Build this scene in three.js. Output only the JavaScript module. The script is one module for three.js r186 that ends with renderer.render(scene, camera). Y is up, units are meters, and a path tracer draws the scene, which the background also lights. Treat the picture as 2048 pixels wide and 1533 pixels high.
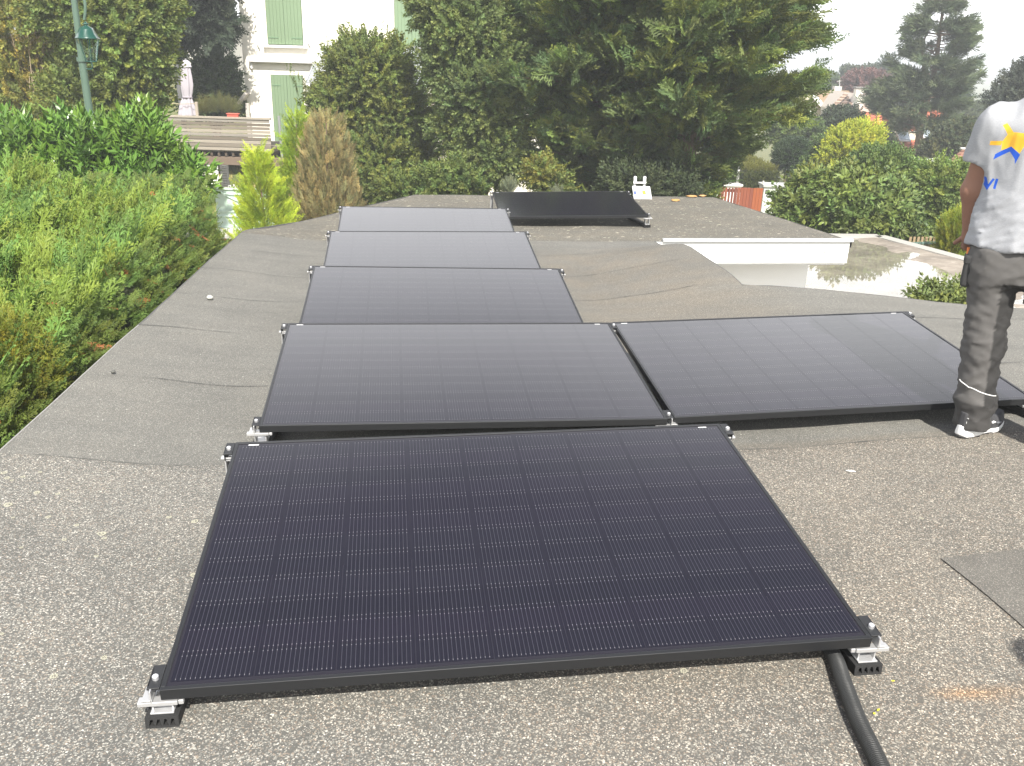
import * as THREE from 'three';
import { mergeGeometries, mergeVertices } from 'three/addons/utils/BufferGeometryUtils.js';
import { RoundedBoxGeometry } from 'three/addons/geometries/RoundedBoxGeometry.js';
import { TextGeometry } from 'three/addons/geometries/TextGeometry.js';
import { FontLoader } from 'three/addons/loaders/FontLoader.js';
import { createNoise2D, createNoise3D } from 'simplex-noise';

// ---------------------------------------------------------------- camera, sky, sun, exposure
const scene = new THREE.Scene();
const camera = new THREE.PerspectiveCamera(47.55, 2048 / 1533, 0.05, 900);
const FWD = new THREE.Vector3(0.12898225, -0.35818716, -0.92469754).normalize();
const UPV = new THREE.Vector3(0.02019985, 0.93324223, -0.3586794).normalize();
const RGT = new THREE.Vector3().crossVectors(FWD, UPV).normalize();
camera.position.set(0, 1.5, 0);
camera.up.copy(UPV);
camera.lookAt(FWD.clone().add(camera.position));
scene.add(camera);
const renderer = new THREE.WebGLRenderer({ antialias: true });
renderer.toneMapping = THREE.LinearToneMapping;
renderer.toneMappingExposure = 1.78;
renderer.shadowMap.enabled = true;

const SUN_DIR = new THREE.Vector3(0.08, 1.36, 0.95).normalize();      // high behind the camera, a little to the right
const sstep = (a, b, x) => { const t = Math.min(1, Math.max(0, (x - a) / (b - a))); return t * t * (3 - 2 * t); };
const lerp = (a, b, t) => a + (b - a) * t;
{ // bright summer sky: a white belt of thin cloud all round up to some 25 degrees, hazy blue above it, a broad aureole round the sun
  const W = 512, H = 256, data = new Float32Array(W * H * 4);
  for (let j = 0; j < H; j++) {
    const el = ((j + 0.5) / H - 0.5) * Math.PI;
    for (let i = 0; i < W; i++) {
      const az = ((i + 0.5) / W - 0.5) * 2 * Math.PI;
      const d = new THREE.Vector3(Math.cos(el) * Math.cos(az), Math.sin(el), Math.cos(el) * Math.sin(az));
      const top = 0.455 + 0.07 * Math.cos((az + 1.7) * 2) + 0.015 * Math.sin(az * 5 + 1), t = 1 - sstep(top - 0.12, top + 0.12, d.y + 0.012 * Math.sin(az * 11 + d.y * 9)), z = 1 - Math.max(0, d.y);
      const c = Math.max(0, d.dot(SUN_DIR)), au = 0.7 * Math.pow(c, 24) + 0.15 * Math.pow(c, 4);
      const k = (j * W + i) * 4;
      data[k] = lerp(0.14 + 0.2 * z, 1.5, t) + au; data[k + 1] = lerp(0.16 + 0.2 * z, 1.51, t) + au * 0.97; data[k + 2] = lerp(0.23 + 0.2 * z, 1.53, t) + au * 0.92; data[k + 3] = 1;
      if (d.y < 0) { data[k] = 0.35; data[k + 1] = 0.36; data[k + 2] = 0.34; }
    }
  }
  const sky = new THREE.DataTexture(data, W, H, THREE.RGBAFormat, THREE.FloatType);
  sky.mapping = THREE.EquirectangularReflectionMapping; sky.magFilter = THREE.LinearFilter; sky.needsUpdate = true;
  scene.background = sky; scene.environment = sky;
  scene.backgroundIntensity = 1.0; scene.environmentIntensity = 1.0;
}
const sun = new THREE.DirectionalLight(new THREE.Color(1.0, 0.955, 0.88), 5.0);
sun.position.copy(SUN_DIR).multiplyScalar(60); sun.target.position.set(0, 0, -8);
sun.castShadow = true; sun.shadow.radius = 1.3; sun.shadow.mapSize.set(4096, 4096);
Object.assign(sun.shadow.camera, { left: -40, right: 40, top: 40, bottom: -40, near: 1, far: 160 });
scene.add(sun, sun.target);
scene.fog = new THREE.FogExp2(new THREE.Color(0.86, 0.90, 0.93), 0.0026);

// ---------------------------------------------------------------- helpers
let SEED = 20240817;
function rngOf(seed) { let s = seed >>> 0; return () => { s = (s + 0x6d2b79f5) | 0; let t = Math.imul(s ^ (s >>> 15), 1 | s); t = (t + Math.imul(t ^ (t >>> 7), 61 | t)) ^ t; return ((t ^ (t >>> 14)) >>> 0) / 4294967296; }; }
const rnd = rngOf(SEED), rr = (a, b) => a + (b - a) * rnd();
const n2 = createNoise2D(rngOf(7)), n3 = createNoise3D(rngOf(11));
const V3 = (x, y, z) => new THREE.Vector3(x, y, z);
const names = new Map();
function numbered(n) { const k = names.get(n) || 0; names.set(n, k + 1); return k ? `${n}_${String(k).padStart(3, '0')}` : n; }
function shade(o) { o.traverse((m) => { if (m.isMesh) { m.castShadow = true; m.receiveShadow = true; } }); }
function tag(o, label, category, group, kind) { if (label) o.userData.label = label; if (category) o.userData.category = category; if (group) o.userData.group = group; if (kind) o.userData.kind = kind; return o; }
function thing(name, label, category, pos = [0, 0, 0], turn = 0, group) {
  const o = new THREE.Group(); o.name = numbered(name); o.position.set(...pos); o.rotation.y = turn; scene.add(o);
  return tag(o, label, category, group);
}
function part(parent, name, geos, mat, extra) {
  const g = Array.isArray(geos) ? (geos.length === 1 ? geos[0] : mergeGeometries(geos.map((x) => { const y = x.index ? x.toNonIndexed() : x; for (const k of Object.keys(y.attributes)) if (!['position', 'normal', 'uv', 'color'].includes(k)) y.deleteAttribute(k); return y; }))) : geos;
  const m = new THREE.Mesh(g, mat); m.name = name; m.castShadow = m.receiveShadow = true; parent.add(m); if (extra) Object.assign(m.userData, extra); return m;
}
const box = (w, h, d, x = 0, y = 0, z = 0) => new THREE.BoxGeometry(w, h, d).translate(x, y, z);
const rbox = (w, h, d, x = 0, y = 0, z = 0, r = 0.004) => new RoundedBoxGeometry(w, h, d, 2, Math.min(r, w / 2.1, h / 2.1, d / 2.1)).translate(x, y, z);
function bar(a, b, r, seg = 6, r2 = r) { // round bar from a to b
  const d = b.clone().sub(a), g = new THREE.CylinderGeometry(r2, r, d.length(), seg);
  g.applyQuaternion(new THREE.Quaternion().setFromUnitVectors(V3(0, 1, 0), d.normalize())); const m = a.clone().add(b).multiplyScalar(0.5); return g.translate(m.x, m.y, m.z);
}
function beam(a, b, w, h) { // square bar
  const d = b.clone().sub(a), L = d.length(), g = new THREE.BoxGeometry(w, h, L), m = new THREE.Matrix4().lookAt(a, b, V3(0, 1, 0)); g.applyMatrix4(m); const c = a.clone().add(b).multiplyScalar(0.5); return g.translate(c.x, c.y, c.z);
}
function tube(pts, r0, r1, seg = 10, rad = 6) {
  const c = new THREE.CatmullRomCurve3(pts), g = new THREE.TubeGeometry(c, seg, 1, rad), p = g.attributes.position, q = V3(0, 0, 0);
  for (let i = 0; i <= seg; i++) { const o = c.getPointAt(i / seg), r = lerp(r0, r1, i / seg); for (let j = 0; j <= rad; j++) { const k = i * (rad + 1) + j; q.fromBufferAttribute(p, k).sub(o).multiplyScalar(r).add(o); p.setXYZ(k, q.x, q.y, q.z); } }
  return g;
}
// pixels of the 2048 x 1533 photograph to directions and places
const F = 1740;
const ray = (px, py) => FWD.clone().addScaledVector(RGT, (px - 1024) / F).addScaledVector(UPV, -(py - 766.5) / F);
const HD = V3(FWD.x, 0, FWD.z).normalize(), HR = V3(-HD.z, 0, HD.x), PSI = Math.atan2(-HR.z, HR.x);
const at = (px, py, d) => { const q = ray(px, py); q.multiplyScalar(d / q.dot(HD)); q.y += 1.5; return q; };          // d: metres ahead, measured level
const scaleAt = (px, py, d) => at(px, py, d).sub(camera.position).dot(FWD) / F;                                      // metres per pixel there
const ahead = (u, y, d) => HR.clone().multiplyScalar(u).addScaledVector(HD, d).setY(y);
const toV = (p) => V3(p.dot(HR), p.y, -p.dot(HD));                                                               // world to the level frame that faces the way the camera does
function thingV(name, label, category, px, py, d, group) { // a thing turned to face back along the view heading; loc() gives its own coordinates
  const p = at(px, py, d), o = thing(name, label, category, p.toArray(), PSI, group), b = toV(p);
  o.loc = (x, y, dd) => toV(at(x, y, dd ?? d)).sub(b); o.base = b; return o;
}
function std(c, roughness = 0.8, more = {}) { const m = new THREE.MeshStandardMaterial({ roughness, ...more }); if (Array.isArray(c)) m.color.setRGB(...c); else m.color.set(c); return m; }
function phys(c, roughness, more = {}) { const m = new THREE.MeshPhysicalMaterial({ roughness, ...more }); if (Array.isArray(c)) m.color.setRGB(...c); else m.color.set(c); return m; }
function canvasTex(w, h, draw, srgb = true, wrap = true) {
  const c = document.createElement('canvas'); c.width = w; c.height = h; draw(c.getContext('2d'), w, h);
  const t = new THREE.CanvasTexture(c); if (srgb) t.colorSpace = THREE.SRGBColorSpace; if (wrap) t.wrapS = t.wrapT = THREE.RepeatWrapping; t.anisotropy = 8; return t;
}
// ---------------------------------------------------------------- the flat roof
const ROOF = (x, z) => { // height of the felt, a shallow dish that drains towards the middle and the far end
  const D = -z; let y = -0.05 * (D - 1.7) + 0.026 * (1 - sstep(2.0, 3.2, D));
  y += 0.08 * sstep(-0.7, -1.6, x) * (1 - sstep(8.9, 9.8, D));
  y += 0.17 * sstep(1.35, 2.75, x) * sstep(4.6, 6.4, D) * (1 - sstep(7.5, 8.8, D)) * (1 - 0.6 * sstep(3.0, 4.4, x));
  y += 0.05 * sstep(1.4, 3.2, x) * (1 - sstep(4.6, 6.0, D));
  y += 0.004 * n2(x * 1.3, z * 1.3) + 0.006 * n2(x * 0.4 + 9, z * 0.4);
  return y;
};
function onRoof(px, py, dh = 0) { const r = ray(px, py); let t = 1, lo = 0.3, hi = 30; for (let i = 0; i < 60; i++) { t = (lo + hi) / 2; const y = 1.5 + r.y * t; if (y > ROOF(r.x * t, r.z * t) + dh) lo = t; else hi = t; } return V3(r.x * t, 1.5 + r.y * t, r.z * t); }
const XL = (D) => (D < 9.4 ? -1.53 : lerp(-1.53, 0.29, (D - 9.4) / (13.2 - 9.4)));
const NEAR_EDGE = [onRoof(1485, 571), onRoof(2048, 618)];
const XR = (D) => { const [a, b] = NEAR_EDGE, k = (b.x - a.x) / (-b.z + a.z); if (D > 8.9) return 4.95; const lineX = a.x + (D + a.z) * k; return D >= -a.z ? lerp(a.x, 2.72, (D + a.z) / (8.9 + a.z)) : Math.min(lineX, 6.4); };

function granules(size, n, rMin, rMax, tones, base, seed, extra) {
  const R = rngOf(seed);
  return canvasTex(size, size, (g) => {
    g.fillStyle = base; g.fillRect(0, 0, size, size);
    for (let i = 0; i < n; i++) {
      const x = R() * size, y = R() * size, r = rMin + (rMax - rMin) * R() * R(), a = R() * 3.14, t = tones[(R() * tones.length) | 0], v = 0.82 + 0.36 * R();
      g.fillStyle = `rgb(${(t[0] * v) | 0},${(t[1] * v) | 0},${(t[2] * v) | 0})`;
      for (const [ox, oy] of [[0, 0], ...(x < 10 ? [[size, 0]] : []), ...(y < 10 ? [[0, size]] : [])]) { g.beginPath(); g.ellipse(x + ox, y + oy, r, r * (0.45 + 0.5 * R()), a, 0, 6.3); g.fill(); }
    }
    if (extra) extra(g, size, R);
  });
}
const roughTex = granules(2048, 170000, 2.0, 5.2, [[98, 98, 93], [108, 108, 102], [120, 119, 112], [136, 135, 127], [152, 150, 141], [172, 169, 159], [126, 117, 105], [114, 106, 96], [90, 90, 86]], 'rgb(84,84,80)', 3);
const fineTex = granules(1536, 150000, 1.1, 2.6, [[112, 112, 106], [126, 126, 119], [140, 139, 131], [156, 154, 146], [172, 170, 160], [98, 97, 92], [132, 124, 112]], 'rgb(96,96,91)', 5, (g, s, R) => {
  for (let i = 0; i < 90; i++) { const v = 190 + R() * 45; g.fillStyle = `rgba(${v | 0},${v | 0},${(v - 10) | 0},0.75)`; g.beginPath(); g.ellipse(R() * s, R() * s, 1.5 + R() * 4, 1 + R() * 2, R() * 3, 0, 6.3); g.fill(); }
});
const farTex = granules(1536, 110000, 1.2, 3.4, [[112, 112, 104], [128, 127, 118], [144, 142, 130], [160, 157, 143], [96, 95, 88], [138, 126, 106], [86, 85, 78]], 'rgb(90,90,84)', 9, (g, s, R) => {
  for (let i = 0; i < 420; i++) { const v = 185 + R() * 60; g.fillStyle = `rgba(${v | 0},${(v - 3) | 0},${(v - 18) | 0},0.85)`; g.beginPath(); const a = 3 + R() * R() * 22; g.ellipse(R() * s, R() * s, a, 2 + a * 0.25 * R(), R() * 0.5, 0, 6.3); g.fill(); }
  for (let i = 0; i < 70; i++) { g.strokeStyle = `rgba(60,58,52,${0.25 + 0.3 * R()})`; g.lineWidth = 1 + R() * 3; const y = R() * s, x = R() * s; g.beginPath(); g.moveTo(x, y); for (let k = 1; k < 8; k++) g.lineTo(x + k * 30, y + (R() - 0.5) * 10); g.stroke(); }
});
const feltMat = (map, bump, vc = true) => new THREE.MeshStandardMaterial({ map, bumpMap: map, bumpScale: bump, roughness: 0.93, vertexColors: vc });
const feltRough = feltMat(roughTex, 0.0018), feltFine = feltMat(fineTex, 0.0012), feltFar = feltMat(farTex, 0.002);

const roof = tag(new THREE.Group(), 'grey granulated felt flat roof carrying the solar panels', null, null, 'structure'); roof.name = 'flat_roof'; scene.add(roof);
function stain(x, z) { // dirt, moss and washed-in silt of the felt: [r, g, b] multipliers
  const D = -z, a = 0.5 + 0.5 * n2(x * 0.9 + 3, z * 0.9), b = 0.5 + 0.5 * n2(x * 2.7, z * 2.7 + 5), c = 0.5 + 0.5 * n2(x * 9, z * 9), e = 0.5 + 0.5 * n2(x * 0.7 + 30, z * 7);
  let v = 0.93 + 0.16 * a + 0.12 * b + 0.09 * c; if (D > 3.2) v *= 0.94 + 0.12 * e;
  let brown = 0.10 + 0.16 * b * a;
  if (D < 3.3) brown += 0.5 * sstep(-0.5, 1.6, x + 0.35 * (a - 0.5) * 2 + 0.2 * (b - 0.5)) * (0.65 + 0.35 * c);
  else brown += 0.55 * sstep(1.1, 1.4, x) * (1 - sstep(2.2, 3.0, x)) * sstep(4.4, 5.2, D) * (1 - sstep(7.6, 8.6, D)) * (0.5 + 0.7 * b);
  if (D > 8.9) brown += 0.22 + 0.2 * b;
  const rust = Math.exp(-Math.pow((z + 1.57 - 0.05 * (x - 1.4) + 0.008 * n2(x * 9, 2)) / (0.016 + 0.008 * n2(x * 6, 8)), 2)) * sstep(1.26, 1.36, x) * (1 - sstep(1.75, 2.0, x));
  const silt = 0.5 * Math.exp(-((x - 1.35) ** 2 * 3 + ((z + 4.75) / 0.16) ** 2));
  const k = Math.min(1, brown);
  if (D > 3.2) v *= 0.88;
  return [v * lerp(1.0, 1.01, k) * (1 + 0.35 * rust + 0.4 * silt), v * lerp(1.0, 0.89, k) * (1 + 0.02 * rust + 0.25 * silt), v * lerp(1.02, 0.78, k) * (1 - 0.25 * rust + 0.08 * silt)];
}
function sheetGeo(D0, D1, step, tile, lift = 0, skirt = true) {
  const rows = Math.max(2, Math.round((D1 - D0) / step)), cols = Math.round(6.6 / step), P = [], C = [], U = [], I = [];
  const put = (x, y, z, c) => { P.push(x, y, z); C.push(...(c || stain(x, z))); U.push(x / tile, z / tile); };
  for (let j = 0; j <= rows; j++) {
    const D = lerp(D0, D1, j / rows), wav = (xx) => (j === 0 || j === rows ? 0.012 * n2(xx * 1.7, D * 13) : 0);
    const e = 1e-4, a = XL(D), b = XR(j === rows ? D - e : D + e);
    for (let i = 0; i <= cols; i++) { const x = lerp(a, b, i / cols), z = -(D + wav(x)); put(x, ROOF(x, z) + lift, z); }
  }
  for (let j = 0; j < rows; j++) for (let i = 0; i < cols; i++) { const k = j * (cols + 1) + i; I.push(k, k + 1, k + cols + 1, k + 1, k + cols + 2, k + cols + 1); }
  const g = new THREE.BufferGeometry(); g.setAttribute('position', new THREE.Float32BufferAttribute(P, 3)); g.setAttribute('color', new THREE.Float32BufferAttribute(C, 3)); g.setAttribute('uv', new THREE.Float32BufferAttribute(U, 2)); g.setIndex(I); g.computeVertexNormals();
  return g;
}
{
  const seams = [-2.6, 3.22, 4.22, 5.2, 6.1, 7.0, 7.95, 8.9, 10.0, 11.1, 12.2, 13.25];
  const seamMat = std([0.05, 0.05, 0.048], 0.8);
  for (let k = 0; k + 1 < seams.length; k++) {
    const near = k === 0, far = seams[k] >= 8.9, lift = near ? 0.006 : 0.0;
    const g = sheetGeo(seams[k], seams[k + 1] + (near ? 0 : 0.0), near ? 0.035 : 0.05, near ? 1.5 : far ? 1.9 : 1.3, lift);
    part(roof, 'felt_sheet', g, near ? feltRough : far ? feltFar : feltFine);
    if (k === 0 || seams[k] >= 13) continue;
    const D = seams[k], a = XL(D), b = k === 1 ? Math.min(XR(D), 6.4) : XR(D - 1e-4), P = [], I = [], N = Math.round((b - a) / 0.04); // the bitumen bead that bleeds out of the lap
    for (let i = 0; i <= N; i++) { const x = lerp(a, b, i / N), zc = -(D + 0.012 * n2(x * 1.7, D * 13)), w = (0.0022 + 0.003 * Math.max(0, n2(x * 5, D * 3))) * (n2(x * 1.1, D * 7) > -0.25 ? 1 : 0.2) * (k < 3 ? 0.8 : 1); for (const s of [1, -1]) { const z = zc + s * w; P.push(x, ROOF(x, z) + lift + 0.0085 * (k === 1 ? 1 : 0.55), z); } if (i) { const q = i * 2; I.push(q - 2, q, q - 1, q, q + 1, q - 1); } }
    const sg = new THREE.BufferGeometry(); sg.setAttribute('position', new THREE.Float32BufferAttribute(P, 3)); sg.setIndex(I); sg.computeVertexNormals(); part(roof, 'bitumen_seam', sg, seamMat);
  }
  // smooth repair sheet at the right of the foreground
  const q = [onRoof(1880, 1122), onRoof(2100, 1096), onRoof(2260, 1330), onRoof(2048, 1262)], P = [], U = [], C = [], I = [], N = 14;
  for (let j = 0; j <= N; j++) for (let i = 0; i <= N; i++) { const a = q[0].clone().lerp(q[1], i / N), b = q[3].clone().lerp(q[2], i / N), p = a.lerp(b, j / N); P.push(p.x, ROOF(p.x, p.z) + 0.0105, p.z); U.push(p.x / 1.1, p.z / 1.1); const s = 0.86 + 0.1 * n2(p.x * 5, p.z * 5); C.push(s * 0.98, s * 0.93, s * 0.91); if (i < N && j < N) { const k = j * (N + 1) + i; I.push(k, k + N + 1, k + 1, k + 1, k + N + 1, k + N + 2); } }
  const pg = new THREE.BufferGeometry(); pg.setAttribute('position', new THREE.Float32BufferAttribute(P, 3)); pg.setAttribute('uv', new THREE.Float32BufferAttribute(U, 2)); pg.setAttribute('color', new THREE.Float32BufferAttribute(C, 3)); pg.setIndex(I); pg.computeVertexNormals();
  part(roof, 'repair_sheet', pg, feltFine);
  // outline with rim, metal trim and fascia
  const out = []; for (let D = -2.6; D <= 9.4; D += 0.2) out.push([-1.53, -D]); out.push([-1.53, -9.4], [XL(10.4), -10.4], [XL(11.6), -11.6], [0.29, -13.25]);
  for (let x = 0.6; x < 4.95; x += 0.3) out.push([x, -13.25]); out.push([4.95, -13.25], [4.95, -12], [4.95, -10.5], [4.95, -8.9]);
  const notch = []; for (let x = 4.7; x > 2.72; x -= 0.2) notch.push([x, -8.9]); notch.push([2.72, -8.9]); const A = NEAR_EDGE[0], B = NEAR_EDGE[1];
  for (let D = 8.7; D > -A.z; D -= 0.15) notch.push([XR(D), -D]); notch.push([A.x, A.z]); for (let t = 0.1; t < 1.6; t += 0.1) { const x = lerp(A.x, B.x, t); if (x < 6.4) notch.push([x, lerp(A.z, B.z, t)]); }
  const rim = (pts, y0, y1, t) => { const gs = []; for (let i = 0; i + 1 < pts.length; i++) { const [x0, z0] = pts[i], [x1, z1] = pts[i + 1], dx = x1 - x0, dz = z1 - z0, L = Math.hypot(dx, dz); if (L < 1e-4) continue; const nx = -dz / L * t * -1, nz = dx / L * t * -1, v = [];
    const h0 = ROOF(x0, z0), h1 = ROOF(x1, z1);
    const q8 = [[x0, h0 + y0, z0], [x1, h1 + y0, z1], [x1, h1 + y1, z1], [x0, h0 + y1, z0], [x0 + nx, h0 + y0, z0 + nz], [x1 + nx, h1 + y0, z1 + nz], [x1 + nx, h1 + y1, z1 + nz], [x0 + nx, h0 + y1, z0 + nz]];
    for (const [a, b, c, d] of [[0, 1, 2, 3], [5, 4, 7, 6], [3, 2, 6, 7], [4, 5, 1, 0]]) v.push(...q8[a], ...q8[b], ...q8[c], ...q8[a], ...q8[c], ...q8[d]);
    const g = new THREE.BufferGeometry(); g.setAttribute('position', new THREE.Float32BufferAttribute(v, 3)); g.computeVertexNormals(); gs.push(g); } return mergeGeometries(gs); };
  part(roof, 'edge_trim', rim(out.slice(0, 40), -0.05, 0.002, 0.006), std([0.34, 0.33, 0.31], 0.6, { metalness: 0.3 }));
  part(roof, 'felt_edge', rim(out.slice(39), -0.07, 0.001, 0.01), std([0.10, 0.10, 0.095], 0.95));
  part(roof, 'felt_edge', rim(notch.slice(9), -0.08, 0.001, 0.008), std([0.10, 0.10, 0.095], 0.95));
  // far side of the recess: metal drip edge, white board with flaking paint, the wall set back under it
  const flake = canvasTex(1024, 256, (g, w, h) => { const R = rngOf(77); g.fillStyle = 'rgb(206,207,204)'; g.fillRect(0, 0, w, h); for (let i = 0; i < 1300; i++) { const x = R() * w, y = h * (0.2 + 0.75 * R()), v = 80 + R() * 70, a = 0.3 + 0.5 * R(); if (n2(x * 0.006, y * 0.012) < -0.1) continue; g.fillStyle = `rgba(${v | 0},${v | 0},${(v - 8) | 0},${a})`; g.beginPath(); g.ellipse(x, y, 0.6 + R() * 3.2, 1 + R() * 6, R() * 0.5, 0, 6.3); g.fill(); } }, true, false);
  const xa = 2.70, xb = 4.93, y0 = ROOF(3.6, -8.9);
  part(roof, 'drip_edge', rbox(xb - xa - 0.08, 0.035, 0.05, (xa + xb) / 2 + 0.07, y0 + 0.012, -8.885, 0.006), std([0.62, 0.63, 0.64], 0.4, { metalness: 0.5 }));
  part(roof, 'fascia_board', box(xb - xa, 0.235, 0.03, (xa + xb) / 2, y0 - 0.125, -8.9), new THREE.MeshStandardMaterial({ map: flake, roughness: 0.7 }));
  part(roof, 'soffit', beam(V3(3.7, y0 - 0.255, -8.93), V3(3.7, y0 - 0.44, -12.8), 2.46, 0.03), std([0.75, 0.75, 0.73], 0.8));
  part(roof, 'fascia_board', beam(V3(4.92, ROOF(4.9, -8.9) - 0.15, -8.93), V3(4.92, ROOF(4.9, -13.2) - 0.15, -13.2), 0.03, 0.16), std([0.5, 0.5, 0.48], 0.8));
  part(roof, 'fascia_board', rbox(4.66, 0.16, 0.03, 2.62, ROOF(2, -13.2) - 0.12, -13.24, 0.004), std([0.3, 0.3, 0.29], 0.8));
  // lichen rosettes on the felt
  const R = rngOf(41), ring = []; for (let k = 0; k < 9; k++) { const a = k / 9 * 6.283, r = 1 + 0.35 * (R() - 0.5), g = new THREE.SphereGeometry(0.34 + 0.2 * R(), 6, 3); g.scale(1, 0.12, 1); g.translate(Math.cos(a) * r, 0, Math.sin(a) * r); ring.push(g); } { const g = new THREE.SphereGeometry(0.4, 6, 3); g.scale(1, 0.1, 1); ring.push(g); }
  const lich = new THREE.InstancedMesh(mergeGeometries(ring), std([0.36, 0.35, 0.27], 0.95), 240); lich.name = 'lichen'; lich.userData.kind = 'stuff'; lich.castShadow = lich.receiveShadow = true;
  const m4 = new THREE.Matrix4(); for (let i = 0; i < 240; i++) { let x, z; if (i < 60) { x = -1.45 + R() * R() * 1.6; z = -0.9 - R() * 2.2; } else if (i < 80) { x = R() * 3 - 0.5; z = -1.2 - R() * 2; } else { x = -0.8 + R() * 5.6; z = -8.9 - R() * 4.2; if (x < XL(-z)) x = 1; } const s = (i < 80 ? 0.004 : 0.006) + R() * R() * (i < 80 ? 0.010 : 0.015); m4.compose(V3(x, ROOF(x, z) + 0.007, z), new THREE.Quaternion().setFromEuler(new THREE.Euler(0, R() * 6, 0)), V3(s * (0.7 + 0.6 * R()), Math.max(s, 0.006), s)); lich.setMatrixAt(i, m4); }
  roof.add(lich);
}
{ // the house below the roof, and the lower flat roof with its puddle
  const wallW = std([0.74, 0.74, 0.72], 0.85);
  const b = thing('roof_house', 'white rendered house wall below the felt roof, beside the flooded lower roof', 'house', [0, 0, 0]);
  const wl = (x0, z0, x1, z1, y0, y1) => { const L = Math.hypot(x1 - x0, z1 - z0), g = new THREE.BoxGeometry(L, y1 - y0, 0.2); g.rotateY(-Math.atan2(z1 - z0, x1 - x0)); return g.translate((x0 + x1) / 2, (y0 + y1) / 2, (z0 + z1) / 2); };
  part(b, 'wall', [wl(-1.2, 2.5, -1.2, -9.3, -3.3, -0.52), wl(-1.2, -9.3, 0.5, -12.7, -3.3, -0.75), wl(0.5, -12.7, 4.6, -12.7, -3.3, -0.75), wl(4.68, -12.6, 4.68, -9.66, -3.3, -0.66), wl(2.4, -9.56, 4.78, -9.56, -3.3, -0.66)], wallW);
  part(b, 'wall', [wl(2.3, -9.4, 2.3, -6.4, -3.3, -0.5), wl(2.3, -6.3, 5.4, -4.9, -3.3, -0.42)], wallW);
  const LY = -1.1, puddleTex = canvasTex(1024, 1024, (g, w, h) => { const R = rngOf(13); g.fillStyle = 'rgb(168,162,152)'; g.fillRect(0, 0, w, h); for (let i = 0; i < 5000; i++) { const x = R() * w, y = R() * h, v = 120 + R() * 100; g.fillStyle = `rgba(${v | 0},${(v - 6) | 0},${(v - 16) | 0},${0.15 + 0.3 * R()})`; g.beginPath(); g.ellipse(x, y, 2 + R() * 26, 1 + R() * 7, R() * 0.6 - 0.3, 0, 6.3); g.fill(); } });
  const low = tag(new THREE.Group(), 'pale weathered lower flat roof holding rainwater beside the white wall', null, null, 'structure'); low.name = 'lower_roof'; scene.add(low);
  const poly = [[2.5, -6.2], [6.6, -4.6], [8.9, -7.2], [7.95, -11.15], [7.55, -12.75], [4.6, -12.9], [4.6, -9.7], [2.5, -9.6]];
  const N = 70, P = [], U = [], I = [], C = [], inside = (x, z) => { let c = false; for (let i = 0, j = poly.length - 1; i < poly.length; j = i++) { const [xi, zi] = poly[i], [xj, zj] = poly[j]; if ((zi > z) !== (zj > z) && x < (xj - xi) * (z - zi) / (zj - zi) + xi) c = !c; } return c; };
  const LH = (x, z) => { const e = Math.min(1, Math.max(0, (x - (7.0 - (z + 12.7) * -0.0)) / 1.2)); return LY - 0.03 + 0.045 * sstep(6.5, 7.7, x + 0.25 * n2(x * 1.2, z * 1.2)) + 0.05 * sstep(-7.6, -6.3, z + 0.3 * n2(x, z)) + 0.012 * n2(x * 1.5, z * 1.5) + 0 * e; };
  for (let j = 0; j <= N; j++) for (let i = 0; i <= N; i++) { const x = lerp(2.4, 9, i / N), z = lerp(-4.5, -13, j / N); P.push(x, LH(x, z), z); U.push(x / 3, z / 3); const s = 0.8 + 0.2 * n2(x * 1.1, z * 1.7) + 0.12 * n2(x * 4, z * 7); C.push(s * 0.80, s * 0.75, s * 0.71); }
  for (let j = 0; j < N; j++) for (let i = 0; i < N; i++) { const x = lerp(2.4, 9, (i + 0.5) / N), z = lerp(-4.5, -13, (j + 0.5) / N); if (!inside(x, z)) continue; const k = j * (N + 1) + i; I.push(k, k + 1, k + N + 1, k + 1, k + N + 2, k + N + 1); }
  const g = new THREE.BufferGeometry(); g.setAttribute('position', new THREE.Float32BufferAttribute(P, 3)); g.setAttribute('uv', new THREE.Float32BufferAttribute(U, 2)); g.setAttribute('color', new THREE.Float32BufferAttribute(C, 3)); g.setIndex(I); g.computeVertexNormals();
  part(low, 'roof_surface', g, new THREE.MeshStandardMaterial({ map: puddleTex, bumpMap: puddleTex, bumpScale: 0.006, roughness: 0.85, vertexColors: true }));
  const sh = new THREE.Shape(poly.map(([x, z]) => new THREE.Vector2(x, -z))), wg = new THREE.ShapeGeometry(sh); wg.rotateX(-Math.PI / 2); wg.translate(0, LY, 0);
  const pud = new THREE.Mesh(wg, phys([0.9, 0.92, 0.9], 0.03, { transmission: 1, thickness: 0, ior: 1.33, specularIntensity: 1 })); pud.name = 'puddle'; tag(pud, 'still rain puddle mirroring the sky on the lower flat roof', null, null, 'structure'); scene.add(pud);
  const gs = []; for (let i = 2; i < 5; i++) { const [x0, z0] = poly[i], [x1, z1] = poly[i + 1]; gs.push(beam(V3(x0, LY - 0.035, z0), V3(x1, LY - 0.035, z1), 0.22, 0.12)); } part(low, 'roof_edge', gs, std([0.36, 0.35, 0.32], 0.9));
  part(low, 'wall', wl(8.85, -7.2, 7.9, -11.15, -3.3, LY - 0.06), wallW);
  const st = [onRoof(1605, 583), V3(5.02, LY + 0.06, -9.9)]; part(low, 'metal_strip', beam(V3(4.86, LY + 0.03, -9.35), V3(5.1, LY + 0.03, -9.0), 0.05, 0.05), std([0.09, 0.09, 0.09], 0.5));
}
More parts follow.
